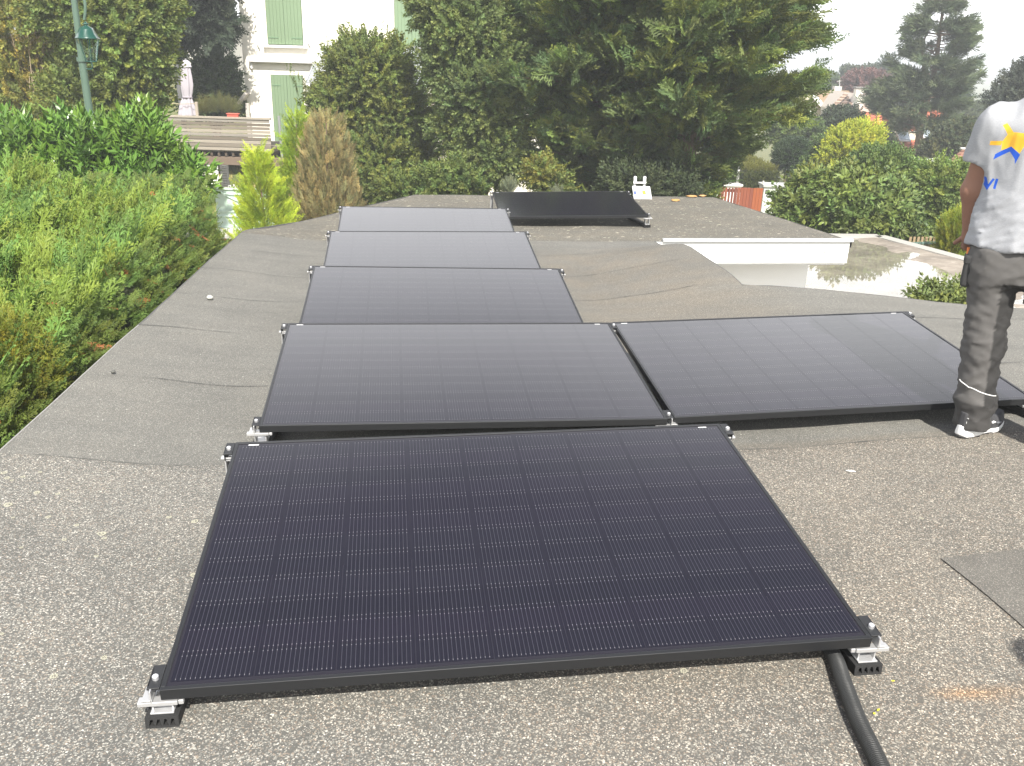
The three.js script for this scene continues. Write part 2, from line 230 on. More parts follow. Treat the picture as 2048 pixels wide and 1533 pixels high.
// ---------------------------------------------------------------- solar panels and their mounts
const PL = 1.722, PW = 1.134, PANELS = [
  [[0.306, 0.180, -2.240], [-0.010, 0.997, 0.083], [1, 0.010, -0.004], 'nearest black solar panel, filling the middle of the foreground'],
  [[0.292, 0.076, -3.910], [0.010, 0.997, 0.079], [1, -0.010, -0.001], 'second solar panel of the column, directly behind the nearest one'],
  [[2.043, 0.085, -3.935], [-0.023, 0.997, 0.078], [1, 0.024, -0.009], 'solar panel on the right, behind the legs of the standing worker'],
  [[0.287, -0.012, -5.466], [0.012, 0.993, 0.115], [1, -0.013, 0.009], 'third solar panel of the column, greyed by the reflected sky'],
  [[0.292, -0.091, -7.152], [-0.001, 0.993, 0.114], [1, 0.001, 0.003], 'fourth solar panel of the column, pale with sky reflection'],
  [[0.307, -0.149, -8.707], [0.007, 0.993, 0.119], [1, -0.007, 0.004], 'fifth and smallest-looking pale solar panel, farthest of the column'],
  [[2.065, -0.219, -10.431], [-0.019, 0.996, 0.091], [1, 0.017, 0.023], 'dark solar panel standing apart at the far end of the roof, mirroring the conifer'],
];
const cellTex = canvasTex(256, 2048, (g, w, h) => {
  g.fillStyle = 'rgb(24,22,31)'; g.fillRect(0, 0, w, h);
  const rows = 12, R = rngOf(5);
  for (let r = 0; r < rows; r++) { const v = 23 + R() * 4; g.fillStyle = `rgb(${v | 0},${(v - 1.5) | 0},${(v + 8) | 0})`; g.fillRect(0, r * h / rows + 2, w, h / rows - 4); g.fillStyle = 'rgb(18,17,24)'; g.fillRect(0, r * h / rows - 2, w, 4); }
  for (let k = 0; k < 16; k++) {
    const x = w * (0.024 + 0.952 * (k + 0.5) / 16);
    g.fillStyle = 'rgba(150,148,142,0.4)'; g.fillRect(x - 0.55, 6, 1.1, h - 12);
    for (let r = 0; r < rows; r++) for (const o of [0.09, 0.91]) { g.fillStyle = 'rgba(196,194,186,0.62)'; g.fillRect(x - 1, (r + o) * h / rows - 3, 2, 6); }
  }
}, true, false);
const frameMat = phys([0.022, 0.023, 0.025], 0.42, { metalness: 0.35 });
const backMat = phys([0.019, 0.0175, 0.023], 0.13, { ior: 1.45 }), cellMat = phys([1, 1, 1], 0.13, { map: cellTex, ior: 1.48 });
const stickerMat = std([0.75, 0.75, 0.75], 0.5), aluMat = std([0.56, 0.56, 0.56], 0.42, { metalness: 0.6 }), rubberMat = std([0.018, 0.018, 0.018], 0.9), boltMat = std([0.72, 0.72, 0.73], 0.3, { metalness: 0.7 }), clampMat = std([0.028, 0.029, 0.031], 0.5, { metalness: 0.3 });
let proto = null; const panelBasis = [];
PANELS.forEach(([c, n, x, label], i) => {
  let o;
  if (!proto) {
    o = proto = thing('solar_panel', label, 'solar panel', c, 0, 'black solar panels on the felt roof');
    const f = 0.0115, H = 0.03;
    part(o, 'frame', [rbox(PL, H, f, 0, -H / 2, PW / 2 - f / 2, 0.0012), rbox(PL, H, f, 0, -H / 2, -PW / 2 + f / 2, 0.0012), rbox(f, H, PW - 2 * f, -PL / 2 + f / 2, -H / 2, 0, 0.0012), rbox(f, H, PW - 2 * f, PL / 2 - f / 2, -H / 2, 0, 0.0012)], frameMat);
    part(o, 'back_sheet', box(PL - 2 * f, 0.004, PW - 2 * f, 0, -0.0046, 0), backMat);
    const w = (PL - 2 * f - 0.012) / 9;
    for (let k = 0; k < 9; k++) { const g = new THREE.PlaneGeometry(w - 0.0022, PW - 2 * f - 0.028); g.rotateX(-Math.PI / 2); g.translate(-PL / 2 + f + 0.006 + (k + 0.5) * w, -0.0022, 0); part(o, 'cell_string', g, cellMat); }
    part(o, 'label_sticker', box(0.034, 0.0006, 0.006, -PL / 2 + 0.062, -0.0019, -PW / 2 + 0.0205), stickerMat); part(o, 'label_sticker', box(0.03, 0.0006, 0.005, PL / 2 - 0.07, -0.0019, -PW / 2 + 0.0205), stickerMat);
  } else { o = proto.clone(); o.name = numbered('solar_panel'); scene.add(o); o.userData = { ...proto.userData, label }; }
  const Y = V3(...n).normalize(), X = V3(...x).addScaledVector(Y, -V3(...x).dot(Y)).normalize(), Z = X.clone().cross(Y);
  o.position.set(...c); o.quaternion.setFromRotationMatrix(new THREE.Matrix4().makeBasis(X, Y, Z)); panelBasis.push({ c: V3(...c), X, Y, Z });
});
function panelPoint(i, lx, ly, lz) { const b = panelBasis[i]; return b.c.clone().addScaledVector(b.X, lx).addScaledVector(b.Y, ly).addScaledVector(b.Z, lz); }
function mount(i, side, label) { // rubber rail on the felt, low bracket in front, tall leg behind, a clamp and bolt at each corner
  const f = panelPoint(i, side * PL / 2, 0, PW / 2), b = panelPoint(i, side * PL / 2, 0, -PW / 2), zf = f.z + 0.012, zb = b.z - 0.03, yf = ROOF(f.x, zf) + 0.006, yb = ROOF(b.x, zb) + 0.006;
  const o = thing('panel_mount', label, 'mount', [f.x, yf, zf], 0, 'rubber and aluminium mounts under the solar panels'), q = (p) => p.clone().sub(o.position);
  const sh = new THREE.Shape(); sh.moveTo(-0.037, 0); sh.lineTo(0.037, 0); sh.lineTo(0.037, 0.03); sh.lineTo(-0.037, 0.03); sh.closePath();
  for (let k = 0; k < 4; k++) { const hx = -0.029 + k * 0.0155, h = new THREE.Path(); h.moveTo(hx, 0.006); h.lineTo(hx + 0.0125, 0.006); h.lineTo(hx + 0.009, 0.023); h.lineTo(hx + 0.0035, 0.023); h.closePath(); sh.holes.push(h); }
  const L = Math.hypot(zf - zb, yf - yb), rail = new THREE.ExtrudeGeometry(sh, { depth: L, bevelEnabled: false }); rail.translate(0, 0, -L); rail.rotateX(Math.atan2(yb - yf, zf - zb)); part(o, 'rubber_rail', rail, rubberMat);
  const fb = q(panelPoint(i, side * PL / 2, -0.03, PW / 2)).y; // underside of the frame in front
  part(o, 'front_bracket', [rbox(0.052, 0.004, 0.085, 0, 0.0325, -0.052, 0.001), rbox(0.004, Math.max(0.02, fb - 0.05), 0.06, -0.022, 0.034 + (fb - 0.05) / 2, -0.05, 0.001), rbox(0.004, Math.max(0.02, fb - 0.05), 0.06, 0.022, 0.034 + (fb - 0.05) / 2, -0.05, 0.001),
    rbox(0.048, 0.004, 0.016, 0, fb - 0.018, -0.025, 0.001), rbox(0.048, 0.004, 0.018, 0, fb - 0.018, -0.072, 0.001), rbox(0.088, 0.011, 0.022, side * 0.008, fb - 0.0085, -0.022, 0.0015), rbox(0.012, 0.012, 0.012, -side * 0.043, fb - 0.009, -0.02, 0.002), rbox(0.004, 0.034, 0.05, side * 0.021, fb + 0.012, -0.035, 0.001), rbox(0.024, 0.004, 0.05, side * 0.03, fb + 0.002, -0.035, 0.001)], aluMat);
  const rl = q(panelPoint(i, side * (PL / 2 + 0.012), -0.03, -PW / 2 + 0.04)), yr = yb - o.position.y + 0.03, hgt = rl.y - yr;
  part(o, 'rear_leg', [rbox(0.004, hgt, 0.05, rl.x - 0.016, yr + hgt / 2, rl.z, 0.001), rbox(0.004, hgt, 0.05, rl.x + 0.016, yr + hgt / 2, rl.z, 0.001), rbox(0.028, 0.004, 0.05, rl.x, yr + hgt - 0.006, rl.z, 0.001), rbox(0.05, 0.004, 0.09, rl.x, yr + 0.002, rl.z, 0.001), rbox(0.028, hgt * 0.95, 0.004, rl.x, yr + hgt * 0.475, rl.z - 0.022, 0.001), rbox(0.05, 0.006, 0.02, rl.x + side * 0.004, rl.y + 0.004, rl.z + 0.02, 0.001)], aluMat);
  const B = panelBasis[i], rot = new THREE.Quaternion().setFromRotationMatrix(new THREE.Matrix4().makeBasis(B.X, B.Y, B.Z));
  for (const lz of [PW / 2 - 0.045, -PW / 2 + 0.04]) {
    const p = q(panelPoint(i, side * (PL / 2 + 0.0155), -0.003, lz)), wrap = (g) => g.applyQuaternion(rot).translate(p.x, p.y, p.z);
    part(o, lz > 0 ? 'front_clamp' : 'rear_clamp', [wrap(rbox(0.029, 0.006, 0.075, 0, 0, 0, 0.0015)), wrap(rbox(0.005, 0.03, 0.06, side * 0.012, -0.012, 0, 0.001))], clampMat);
    const hex = new THREE.CylinderGeometry(0.0075, 0.0075, 0.009, 12), soc = new THREE.TorusGeometry(0.0052, 0.002, 6, 12); soc.rotateX(Math.PI / 2); part(o, 'bolt', [wrap(hex.translate(0, 0.007, 0.008)), wrap(soc.translate(0, 0.0115, 0.008))], boltMat);
  }
  return o;
}
mount(0, -1, 'aluminium and rubber mount under the left end of the nearest panel');
mount(0, 1, 'aluminium and rubber mount beside the black hose, right end of the nearest panel');
mount(1, -1, 'aluminium mount under the left end of the second panel of the column');
mount(1, 1, 'aluminium mount in the narrow gap between the two side-by-side panels');
mount(2, 1, 'aluminium mount at the frame edge, right end of the panel behind the worker');
mount(3, -1, 'aluminium mount at the left end of the third panel of the column'); mount(3, 1, 'aluminium mount at the right end of the third panel of the column');
mount(4, -1, 'aluminium mount at the left end of the fourth panel of the column'); mount(4, 1, 'aluminium mount at the right end of the fourth panel of the column');
mount(5, -1, 'aluminium mount at the left end of the farthest panel of the column'); mount(5, 1, 'aluminium mount at the right end of the farthest panel of the column');
mount(6, -1, 'tall bare aluminium mount at the left end of the dark far panel'); mount(6, 1, 'aluminium mount at the right end of the dark far panel');

{ // corrugated cable hose
  const px = [[1640, 1285], [1668, 1312], [1690, 1372], [1716, 1440], [1745, 1500], [1772, 1560], [1800, 1640]], pts = px.map(([x, y], k) => { const p = onRoof(x, y, 0.025); p.y += k < 1 ? 0.02 : 0; return p; });
  const c = new THREE.CatmullRomCurve3(pts), seg = 1100, rad = 16, g = new THREE.TubeGeometry(c, seg, 1, rad), p = g.attributes.position, q = V3(0, 0, 0), L = c.getLength();
  for (let i = 0; i <= seg; i++) { const o = c.getPointAt(i / seg), s = i / seg * L / 0.0056, r = 0.0188 + 0.0019 * Math.sign(Math.sin(s * 6.283)) * Math.pow(Math.abs(Math.sin(s * 6.283)), 0.5); for (let j = 0; j <= rad; j++) { const k = i * (rad + 1) + j; q.fromBufferAttribute(p, k).sub(o).multiplyScalar(r).add(o); p.setXYZ(k, q.x, q.y, q.z); } }
  g.computeVertexNormals(); const m = new THREE.Mesh(g, std([0.020, 0.021, 0.021], 0.42)); m.name = 'cable_hose'; tag(m, 'black corrugated cable hose running from under the nearest panel', 'hose'); scene.add(m);
}
{ // litter on the felt
  const spot = (name, label, cat, px, py, s, col, turn = 0) => { const p = onRoof(px, py, 0.008), g = new THREE.SphereGeometry(1, 8, 5), a = g.attributes.position; for (let i = 0; i < a.count; i++) { const k = 1 + 0.35 * n3(a.getX(i) * 2 + px, a.getY(i) * 2, a.getZ(i) * 2); a.setXYZ(i, a.getX(i) * k, a.getY(i) * k, a.getZ(i) * k); } g.computeVertexNormals(); g.scale(s[0], s[1], s[2]); const m = new THREE.Mesh(g, std(col, 0.85)); m.name = numbered(name); m.position.copy(p); m.position.y += s[1] * 0.7; m.rotation.y = turn; tag(m, label, cat); scene.add(m); };
  spot('leaf_scrap', 'tiny yellow leaf scrap on the felt right of the front mount', 'leaf', 1786, 1363, [0.005, 0.0015, 0.0025], [0.62, 0.55, 0.04]);
  spot('leaf_scrap', 'tiny yellow leaf scrap beside the black hose, larger of two', 'leaf', 1757, 1421, [0.006, 0.0015, 0.0025], [0.62, 0.55, 0.04], 0.5);
  spot('leaf_scrap', 'tiny yellow leaf scrap beside the black hose, smaller of two', 'leaf', 1749, 1428, [0.0035, 0.0015, 0.003], [0.62, 0.55, 0.04]);
  spot('stone', 'small pale grey pebble lying on the felt at the left', 'stone', 419, 598, [0.022, 0.014, 0.02], [0.42, 0.42, 0.38]);
  spot('bird_dropping', 'white bird dropping smear on the felt in front of the worker', 'dropping', 1703, 943, [0.02, 0.0015, 0.007], [0.8, 0.79, 0.75], -0.3);
  spot('stone', 'small dark pebble on the felt near the left roof edge', 'stone', 226, 746, [0.012, 0.008, 0.012], [0.10, 0.10, 0.09]);
  spot('moss_clump', 'orange moss clump on the far right corner of the roof', 'moss', 1352, 402, [0.07, 0.016, 0.06], [0.42, 0.24, 0.08]);
  spot('moss_clump', 'orange moss clump at the far roof edge, between the other and the corner', 'moss', 1383, 394, [0.10, 0.016, 0.05], [0.45, 0.26, 0.1]);
  spot('moss_clump', 'pale orange moss clump nearest the far right roof corner', 'moss', 1405, 393, [0.06, 0.014, 0.05], [0.5, 0.28, 0.12]);
}
{ // top of an aluminium ladder leaning on the far edge
  const o = thingV('ladder', 'white aluminium ladder top with stickers rising past the far roof edge', 'ladder', 1278, 392, 13.55), L = (x, y, d) => o.loc(x, y, d);
  const m = std([0.80, 0.80, 0.80], 0.35, { metalness: 0.3 });
  for (const [a, b] of [[[1268, 392], [1270, 363]], [[1292, 392], [1289, 363]]]) { part(o, 'rail', [beam(L(...a, 13.5).setY(-3), L(...b, 13.75), 0.03, 0.06), rbox(0.05, 0.12, 0.06, L(...b, 13.75).x, L(...b, 13.75).y + 0.02, L(...b, 13.75).z, 0.02)], m); }
  part(o, 'rung', bar(L(1267, 366, 13.7), L(1292, 366, 13.7), 0.016, 10), m);
  const pl = new THREE.BoxGeometry(0.27, 0.02, 0.34); pl.rotateX(0.42); const pp = L(1284, 386, 13.45); pl.translate(pp.x, pp.y, pp.z); part(o, 'tread_plate', pl, std([0.80, 0.80, 0.82], 0.5));
  const st = new THREE.BoxGeometry(0.05, 0.004, 0.1); st.rotateX(0.42); part(o, 'warning_sticker', st.translate(pp.x + 0.03, pp.y + 0.012, pp.z + 0.02), std([0.75, 0.42, 0.06], 0.5));
  const st2 = new THREE.BoxGeometry(0.03, 0.004, 0.08); st2.rotateX(0.42); part(o, 'label_sticker', st2.translate(pp.x - 0.11, pp.y + 0.01, pp.z + 0.05), std([0.08, 0.12, 0.5], 0.5));
}
// ---------------------------------------------------------------- ground
const groundH = (x, z) => { const v = toV(V3(x, 0, z)), u = v.x, d = -v.z; let y = -3.2; y += 1.65 * sstep(23.6, 24.6, d) * sstep(-2.5, -4.5, u); y += 2.5 * sstep(28, 70, d) * sstep(2, -12, u); y -= 5.2 * sstep(24, 62, d) * sstep(2, 13, u); y += 0.05 * n2(x * 0.5, z * 0.5); return y; };
{
  const g = new THREE.PlaneGeometry(1, 1, 220, 220), p = g.attributes.position; // one sheet to the horizon, finer near the house
  const U = []; for (let i = 0; i < p.count; i++) { const a = p.getX(i) * 2, b = p.getY(i) * 2, f = (t) => Math.sign(t) * (45 * Math.abs(t) + 700 * Math.pow(Math.abs(t), 5)), x = f(a), z = f(b) - 20; p.setXYZ(i, x, groundH(x, z), z); U.push(x / 4, z / 4); }
  const idx = g.index.array; for (let i = 0; i < idx.length; i += 3) { const t = idx[i + 1]; idx[i + 1] = idx[i + 2]; idx[i + 2] = t; }
  g.setAttribute('uv', new THREE.Float32BufferAttribute(U, 2)); g.computeVertexNormals();
  const tex = canvasTex(1024, 1024, (c, w, h) => { const R = rngOf(21); c.fillStyle = 'rgb(92,96,52)'; c.fillRect(0, 0, w, h); for (let i = 0; i < 60000; i++) { const x = R() * w, y = R() * h, k = n2(x * 0.012, y * 0.012) > 0.1 ? [150, 138, 84] : [84, 98, 44], v = 0.6 + 0.7 * R(); c.fillStyle = `rgb(${(k[0] * v) | 0},${(k[1] * v) | 0},${(k[2] * v) | 0})`; c.fillRect(x, y, 1 + R() * 2, 2 + R() * 6); } });
  const m = new THREE.Mesh(g, new THREE.MeshStandardMaterial({ map: tex, bumpMap: tex, bumpScale: 0.02, roughness: 1 })); m.name = 'ground'; tag(m, 'dry lawn and garden ground round the house', null, null, 'structure'); scene.add(m);
}
// ---------------------------------------------------------------- foliage kit
function leafGeo(list) { // list of [base, dir, side, L, W, lift] -> folded diamonds
  const P = [], I = []; for (const [b, d, s, L, W, lift] of list) { const n = d.clone().cross(s).normalize(), k = P.length / 3, m = b.clone().addScaledVector(d, L * 0.45); for (const v of [b, m.clone().addScaledVector(s, W / 2).addScaledVector(n, lift), b.clone().addScaledVector(d, L).addScaledVector(n, -lift * 0.6), m.clone().addScaledVector(s, -W / 2).addScaledVector(n, lift)]) P.push(v.x, v.y, v.z); I.push(k, k + 1, k + 2, k, k + 2, k + 3); }
  const g = new THREE.BufferGeometry(); g.setAttribute('position', new THREE.Float32BufferAttribute(P, 3)); g.setIndex(I); return g;
}
const flat = (g) => { const q = g.toNonIndexed(); q.computeVertexNormals(); return q; };
function twig(seed, { n = 18, len = 0.28, L = 0.06, W = 0.03, open = 0.9, droop = 0.15, bend = 0 }) { // a shoot along +Y with leaves all round
  const R = rngOf(seed), list = [];
  for (let i = 0; i < n; i++) { const t = (i + 0.3) / n, a = i * 2.4 + R() * 0.7, o = open * (1 - 0.45 * t) + 0.25 * (R() - 0.5), r = V3(Math.cos(a), 0, Math.sin(a)), d = V3(0, Math.cos(o), 0).addScaledVector(r, Math.sin(o)); d.y -= droop * R(); d.normalize(); const s = d.clone().cross(V3(0, 1, 0)).normalize().applyAxisAngle(d, (R() - 0.5) * 0.9), l = L * (0.7 + 0.5 * R()); list.push([V3((R() - 0.5) * 0.02, t * len, (R() - 0.5) * 0.02 + bend * t * t), d, s, l, W * (0.75 + 0.4 * R()), l * 0.08]); }
  return flat(leafGeo(list));
}
function frond(seed, { len = 0.4, n = 9, w = 0.02, side = 0.45, sub = 2, lift = 0.25, up = 0.75 }) { // feathery conifer spray along +Y, nearly flat
  const R = rngOf(seed), list = [], Z = V3(0, 0, 1);
  const blade = (b, d, L, W) => list.push([b, d, d.clone().cross(Z).normalize().applyAxisAngle(d, (R() - 0.5) * 1.6), L, W, W * 0.25]);
  for (let k = 0; k < 2; k++) blade(V3(0, len * 0.42 * k, 0), V3((R() - 0.5) * 0.1, 1, (R() - 0.5) * 0.1).normalize(), len * 0.6, w);
  for (let i = 0; i < n; i++) for (const sd of [-1, 1]) {
    const t = (i + 0.4 + 0.5 * R()) / n, b = V3(0, t * len, 0), l = len * side * (1 - t * 0.78) * (0.75 + 0.4 * R()), an = up + 0.3 * (R() - 0.5), d = V3(sd * Math.sin(an), Math.cos(an), (R() - 0.45) * lift).normalize();
    blade(b, d, l, w * 0.9);
    for (let q = 0; q < sub; q++) { const u = 0.3 + 0.5 * (q + R() * 0.6) / sub, bb = b.clone().addScaledVector(d, l * u), s2 = q % 2 ? 1 : -1, dd = d.clone().applyAxisAngle(Z, s2 * (0.5 + 0.3 * R())); dd.z += (R() - 0.5) * lift; blade(bb, dd.normalize(), l * (0.55 - 0.3 * u), w * 0.75); }
  }
  return flat(leafGeo(list));
}
const leafMat = (c, rough = 0.62, tr = 0.35) => phys(c, rough, { transmission: tr, thickness: 0, specularIntensity: 0.6, side: THREE.DoubleSide });
const YUP = V3(0, 1, 0), _m = new THREE.Matrix4(), _q = new THREE.Quaternion(), _q2 = new THREE.Quaternion(), _c = new THREE.Color();
function foliage(parent, name, geos, mat, places, R, jit = {}) { // places: {p, d, s, t}; t = tint
  const { light = 0.28, warm = 0.12, gold = 0 } = jit;
  geos.forEach((g, gi) => {
    const mine = places.filter((_, i) => i % geos.length === gi); if (!mine.length) return;
    const im = new THREE.InstancedMesh(g, mat, mine.length); im.name = name; im.userData.kind = 'stuff'; im.castShadow = im.receiveShadow = true;
    mine.forEach((o, i) => { _q.setFromUnitVectors(YUP, o.d); _q2.setFromAxisAngle(YUP, o.spin ?? R() * 6.283); _q.multiply(_q2); const s = o.s; _m.compose(o.p, _q, V3(s, s, s)); im.setMatrixAt(i, _m); const v = 1 + light * (R() - 0.5) * 2, wv = warm * (R() - 0.35), t = o.t || [1, 1, 1], gg = R() < gold ? 1 : 0; _c.setRGB(v * (1 + wv * 1.5 + gg * 1.2) * t[0], v * (1 + gg * 0.35) * t[1], v * (1 - wv) * t[2]); im.setColorAt(i, _c); });
    parent.add(im);
  });
}
const patch = (p, k) => { const v = n3(p.x * 1.1 + k * 3, p.y * 1.1, p.z * 1.1), w = n3(p.x * 0.6, p.y * 0.6 + 9, p.z * 0.6 + k); return [1 + 0.22 * v + 0.2 * Math.max(0, w), 1 + 0.2 * v + 0.06 * Math.max(0, w), 1 + 0.15 * v - 0.1 * w]; };
function blobPlaces(R, blobs, n, { up = 0.35, jitter = 0.5, s = [0.8, 1.3], inner = 0.25, lump = 0.32, freq = 1.3, yMin = -1e9, tint = null } = {}) {
  const area = blobs.map((b) => Math.pow(b.r.x * b.r.y + b.r.y * b.r.z + b.r.x * b.r.z, 1)), tot = area.reduce((a, b) => a + b, 0), out = [];
  blobs.forEach((b, bi) => {
    const k = Math.round(n * area[bi] / tot);
    for (let i = 0; i < k; i++) {
      const z = R() * 2 - 1, a = R() * 6.283, q = Math.sqrt(1 - z * z), d = V3(q * Math.cos(a), z, q * Math.sin(a)), ins = R() < inner ? 0.45 + 0.35 * R() : 0.84 + 0.2 * R();
      const f = ins * (1 + lump * n3(d.x * freq * 1.6 + bi * 7, d.y * freq * 1.6, d.z * freq * 1.6) + lump * 0.6 * n3(d.x * 4 + bi, d.y * 4, d.z * 4));
      const p = V3(d.x * b.r.x, d.y * b.r.y, d.z * b.r.z).multiplyScalar(f).add(b.c); if (p.y < yMin) continue;
      const o = V3(d.x / b.r.x, d.y / b.r.y, d.z / b.r.z).normalize(); o.y += up; o.x += (R() - 0.5) * 2 * jitter; o.y += (R() - 0.5) * 2 * jitter; o.z += (R() - 0.5) * 2 * jitter;
      out.push({ p, d: o.normalize(), s: s[0] + (s[1] - s[0]) * R(), t: tint ? tint(p, d, R) : b.t || patch(p, bi) });
    }
  });
  return out;
}
// a shrub or tree whose crown is a group of lumps given in pixels of the photograph at a distance d
function plant(name, label, category, { d, blobs, geos, mat, n, trunk = 0.08, jit, opt = {}, seed = 1, group, base, limbs = 6, thick = 0.9, bark }) {
  const R = rngOf(seed * 7919 + 13), bl = blobs.map(([px, py, rx, ry, dd = d, t]) => { const s = scaleAt(px, py, dd); return { c: at(px, py, dd), r: V3(rx * s, ry * s * 1.03, Math.max(0.3, rx * s * thick)), t }; });
  const grow = geos.reduce((a, g) => { g.computeBoundingBox(); return a + g.boundingBox.max.y; }, 0) / geos.length * ((opt.s?.[0] ?? 0.8) + (opt.s?.[1] ?? 1.3)) * 0.30; bl.forEach((b) => { for (const k of ['x', 'y', 'z']) b.r[k] = Math.max(b.r[k] - grow, b.r[k] * 0.5); });
  const cx = bl.reduce((a, b) => a + b.c.x * b.r.x, 0) / bl.reduce((a, b) => a + b.r.x, 0), cz = bl.reduce((a, b) => a + b.c.z * b.r.x, 0) / bl.reduce((a, b) => a + b.r.x, 0);
  const y0 = base ?? groundH(cx, cz), o = thing(name, label, category, [cx, y0, cz], 0, group), B = V3(cx, y0, cz);
  bl.forEach((b) => b.c.sub(B));
  if (trunk) { const gs = []; for (let i = 0; i < limbs; i++) { const b = bl[i % bl.length], e = b.c.clone().add(V3((R() - 0.5) * b.r.x, (R() - 0.2) * b.r.y * 0.7, (R() - 0.5) * b.r.z)); gs.push(tube([V3((R() - 0.5) * trunk * 2, -0.1, (R() - 0.5) * trunk * 2), V3(e.x * 0.25, e.y * 0.45, e.z * 0.25), e.clone().multiplyScalar(0.7).add(V3((R() - 0.5) * 0.3, 0.1, (R() - 0.5) * 0.3)), e], trunk, trunk * 0.2, 8, 6)); } part(o, 'trunk', gs, bark || barkMat); }
  foliage(o, 'crown', geos, mat, blobPlaces(R, bl, n, opt), R, jit);
  return { o, bl, R, B };
}
const barkTex = canvasTex(256, 512, (g, w, h) => { const R = rngOf(2); g.fillStyle = 'rgb(110,92,76)'; g.fillRect(0, 0, w, h); for (let i = 0; i < 1600; i++) { const v = 60 + R() * 90; g.fillStyle = `rgba(${v | 0},${(v * 0.85) | 0},${(v * 0.7) | 0},0.6)`; g.fillRect(R() * w, R() * h, 1 + R() * 4, 8 + R() * 40); } });
const barkMat = new THREE.MeshStandardMaterial({ map: barkTex, bumpMap: barkTex, bumpScale: 0.01, roughness: 0.95 });
const smallTwigs = [1, 2].map((k) => twig(k, { n: 22, len: 0.34, L: 0.075, W: 0.042, open: 1.1 }));
const tinyTwigs = [3, 4].map((k) => twig(k, { n: 24, len: 0.26, L: 0.05, W: 0.026, open: 1.15 }));
const laurelTwigs = [5, 6, 7].map((k) => twig(k, { n: 13, len: 0.26, L: 0.13, W: 0.047, open: 0.95, droop: 0.2 }));
const broadTwigs = [8, 9].map((k) => twig(k, { n: 14, len: 0.30, L: 0.11, W: 0.06, open: 1.2, droop: 0.35 }));
const thujaFronds = [11, 12, 13].map((k) => frond(k, { len: 0.30, n: 8, w: 0.013, sub: 3, lift: 0.5, up: 0.62 }));
const coniferFronds = [14, 15, 16].map((k) => frond(k, { len: 0.56, n: 9, w: 0.034, sub: 3, lift: 0.5, up: 0.75, side: 0.5 }));
const needleTufts = [17, 18].map((k) => twig(k, { n: 34, len: 0.5, L: 0.26, W: 0.022, open: 0.95, droop: 0 }));
const bareTwigs = [19, 20].map((k) => frond(k, { len: 0.5, n: 6, w: 0.008, sub: 2, lift: 0.9, up: 0.5, side: 0.6 }));
// ---------------------------------------------------------------- the clipped cypress hedge beside the roof
function hedge() {
  const R = rngOf(301), o = thing('cypress_hedge', 'long clipped cypress hedge with feathery top along the left roof edge', 'hedge', [-2.6, -3.2, -5.6]), O = o.position;
  const top = (D) => -0.06 + 0.09 * n2(D * 0.9, 3) + 0.02 * (D - 5), face = (y, D) => -1.80 + 0.07 * n2(D * 1.1, y * 1.1) - 0.16 * sstep(-0.25, 0.15, y - top(D) + 0.1);
  const core = [box(1.5, 2.75, 7.7, -2.72, -1.75, -5.2)]; const cg = mergeGeometries(core); cg.translate(-O.x, -O.y, -O.z); part(o, 'dark_core', cg, std([0.05, 0.055, 0.025], 1));  // added solid box, coloured dark for the shaded inside, closes gaps between fronds
  const fp = [], tp = [], dead = [];
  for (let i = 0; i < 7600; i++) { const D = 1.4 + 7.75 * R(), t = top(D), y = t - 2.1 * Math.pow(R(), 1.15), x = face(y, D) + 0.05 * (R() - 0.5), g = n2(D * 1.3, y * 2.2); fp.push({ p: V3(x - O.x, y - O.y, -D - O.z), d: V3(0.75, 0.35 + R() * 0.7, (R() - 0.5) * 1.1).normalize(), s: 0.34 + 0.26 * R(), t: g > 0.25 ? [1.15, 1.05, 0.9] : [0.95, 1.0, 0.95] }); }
  for (let i = 0; i < 1500; i++) { const x = -1.85 - 1.7 * R(), y = 0.2 - 1.6 * R(); fp.push({ p: V3(x - O.x, y - O.y, -9.12 + 0.1 * n2(x, y) - O.z), d: V3((R() - 0.5), 0.5, -0.8).normalize(), s: 0.4 + 0.25 * R() }); }
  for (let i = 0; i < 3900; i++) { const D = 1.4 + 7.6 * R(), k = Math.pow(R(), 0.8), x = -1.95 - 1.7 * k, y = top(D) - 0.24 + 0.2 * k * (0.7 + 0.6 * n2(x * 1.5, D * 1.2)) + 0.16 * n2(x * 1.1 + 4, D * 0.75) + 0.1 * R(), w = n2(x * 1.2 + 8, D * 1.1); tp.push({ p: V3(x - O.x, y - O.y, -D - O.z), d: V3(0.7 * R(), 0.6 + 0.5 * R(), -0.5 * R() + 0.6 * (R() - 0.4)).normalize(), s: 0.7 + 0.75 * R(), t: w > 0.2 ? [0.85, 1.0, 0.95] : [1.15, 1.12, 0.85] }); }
  for (let i = 0; i < 70; i++) { const D = 2.5 + 6.8 * R(), y = top(D) - 0.9 * R() * R() + 0.12, x = face(y, D) + 0.03 - (y > top(D) ? 0.9 * R() : 0); dead.push({ p: V3(x - O.x, y - O.y, -D - O.z), d: V3(0.6, 0.2 - R(), R() - 0.5).normalize(), s: 0.28 + 0.3 * R() }); }
  foliage(o, 'foliage', thujaFronds, leafMat([0.15, 0.225, 0.05]), fp, R, { light: 0.35, warm: 0.2 }); foliage(o, 'top_foliage', thujaFronds, leafMat([0.19, 0.275, 0.06]), tp, R, { light: 0.3, warm: 0.15 }); foliage(o, 'dead_foliage', [thujaFronds[0]], leafMat([0.42, 0.17, 0.06]), dead, R, { light: 0.2 });  // side fronds: older green, also darkened to carry the shade of that face
}
hedge();
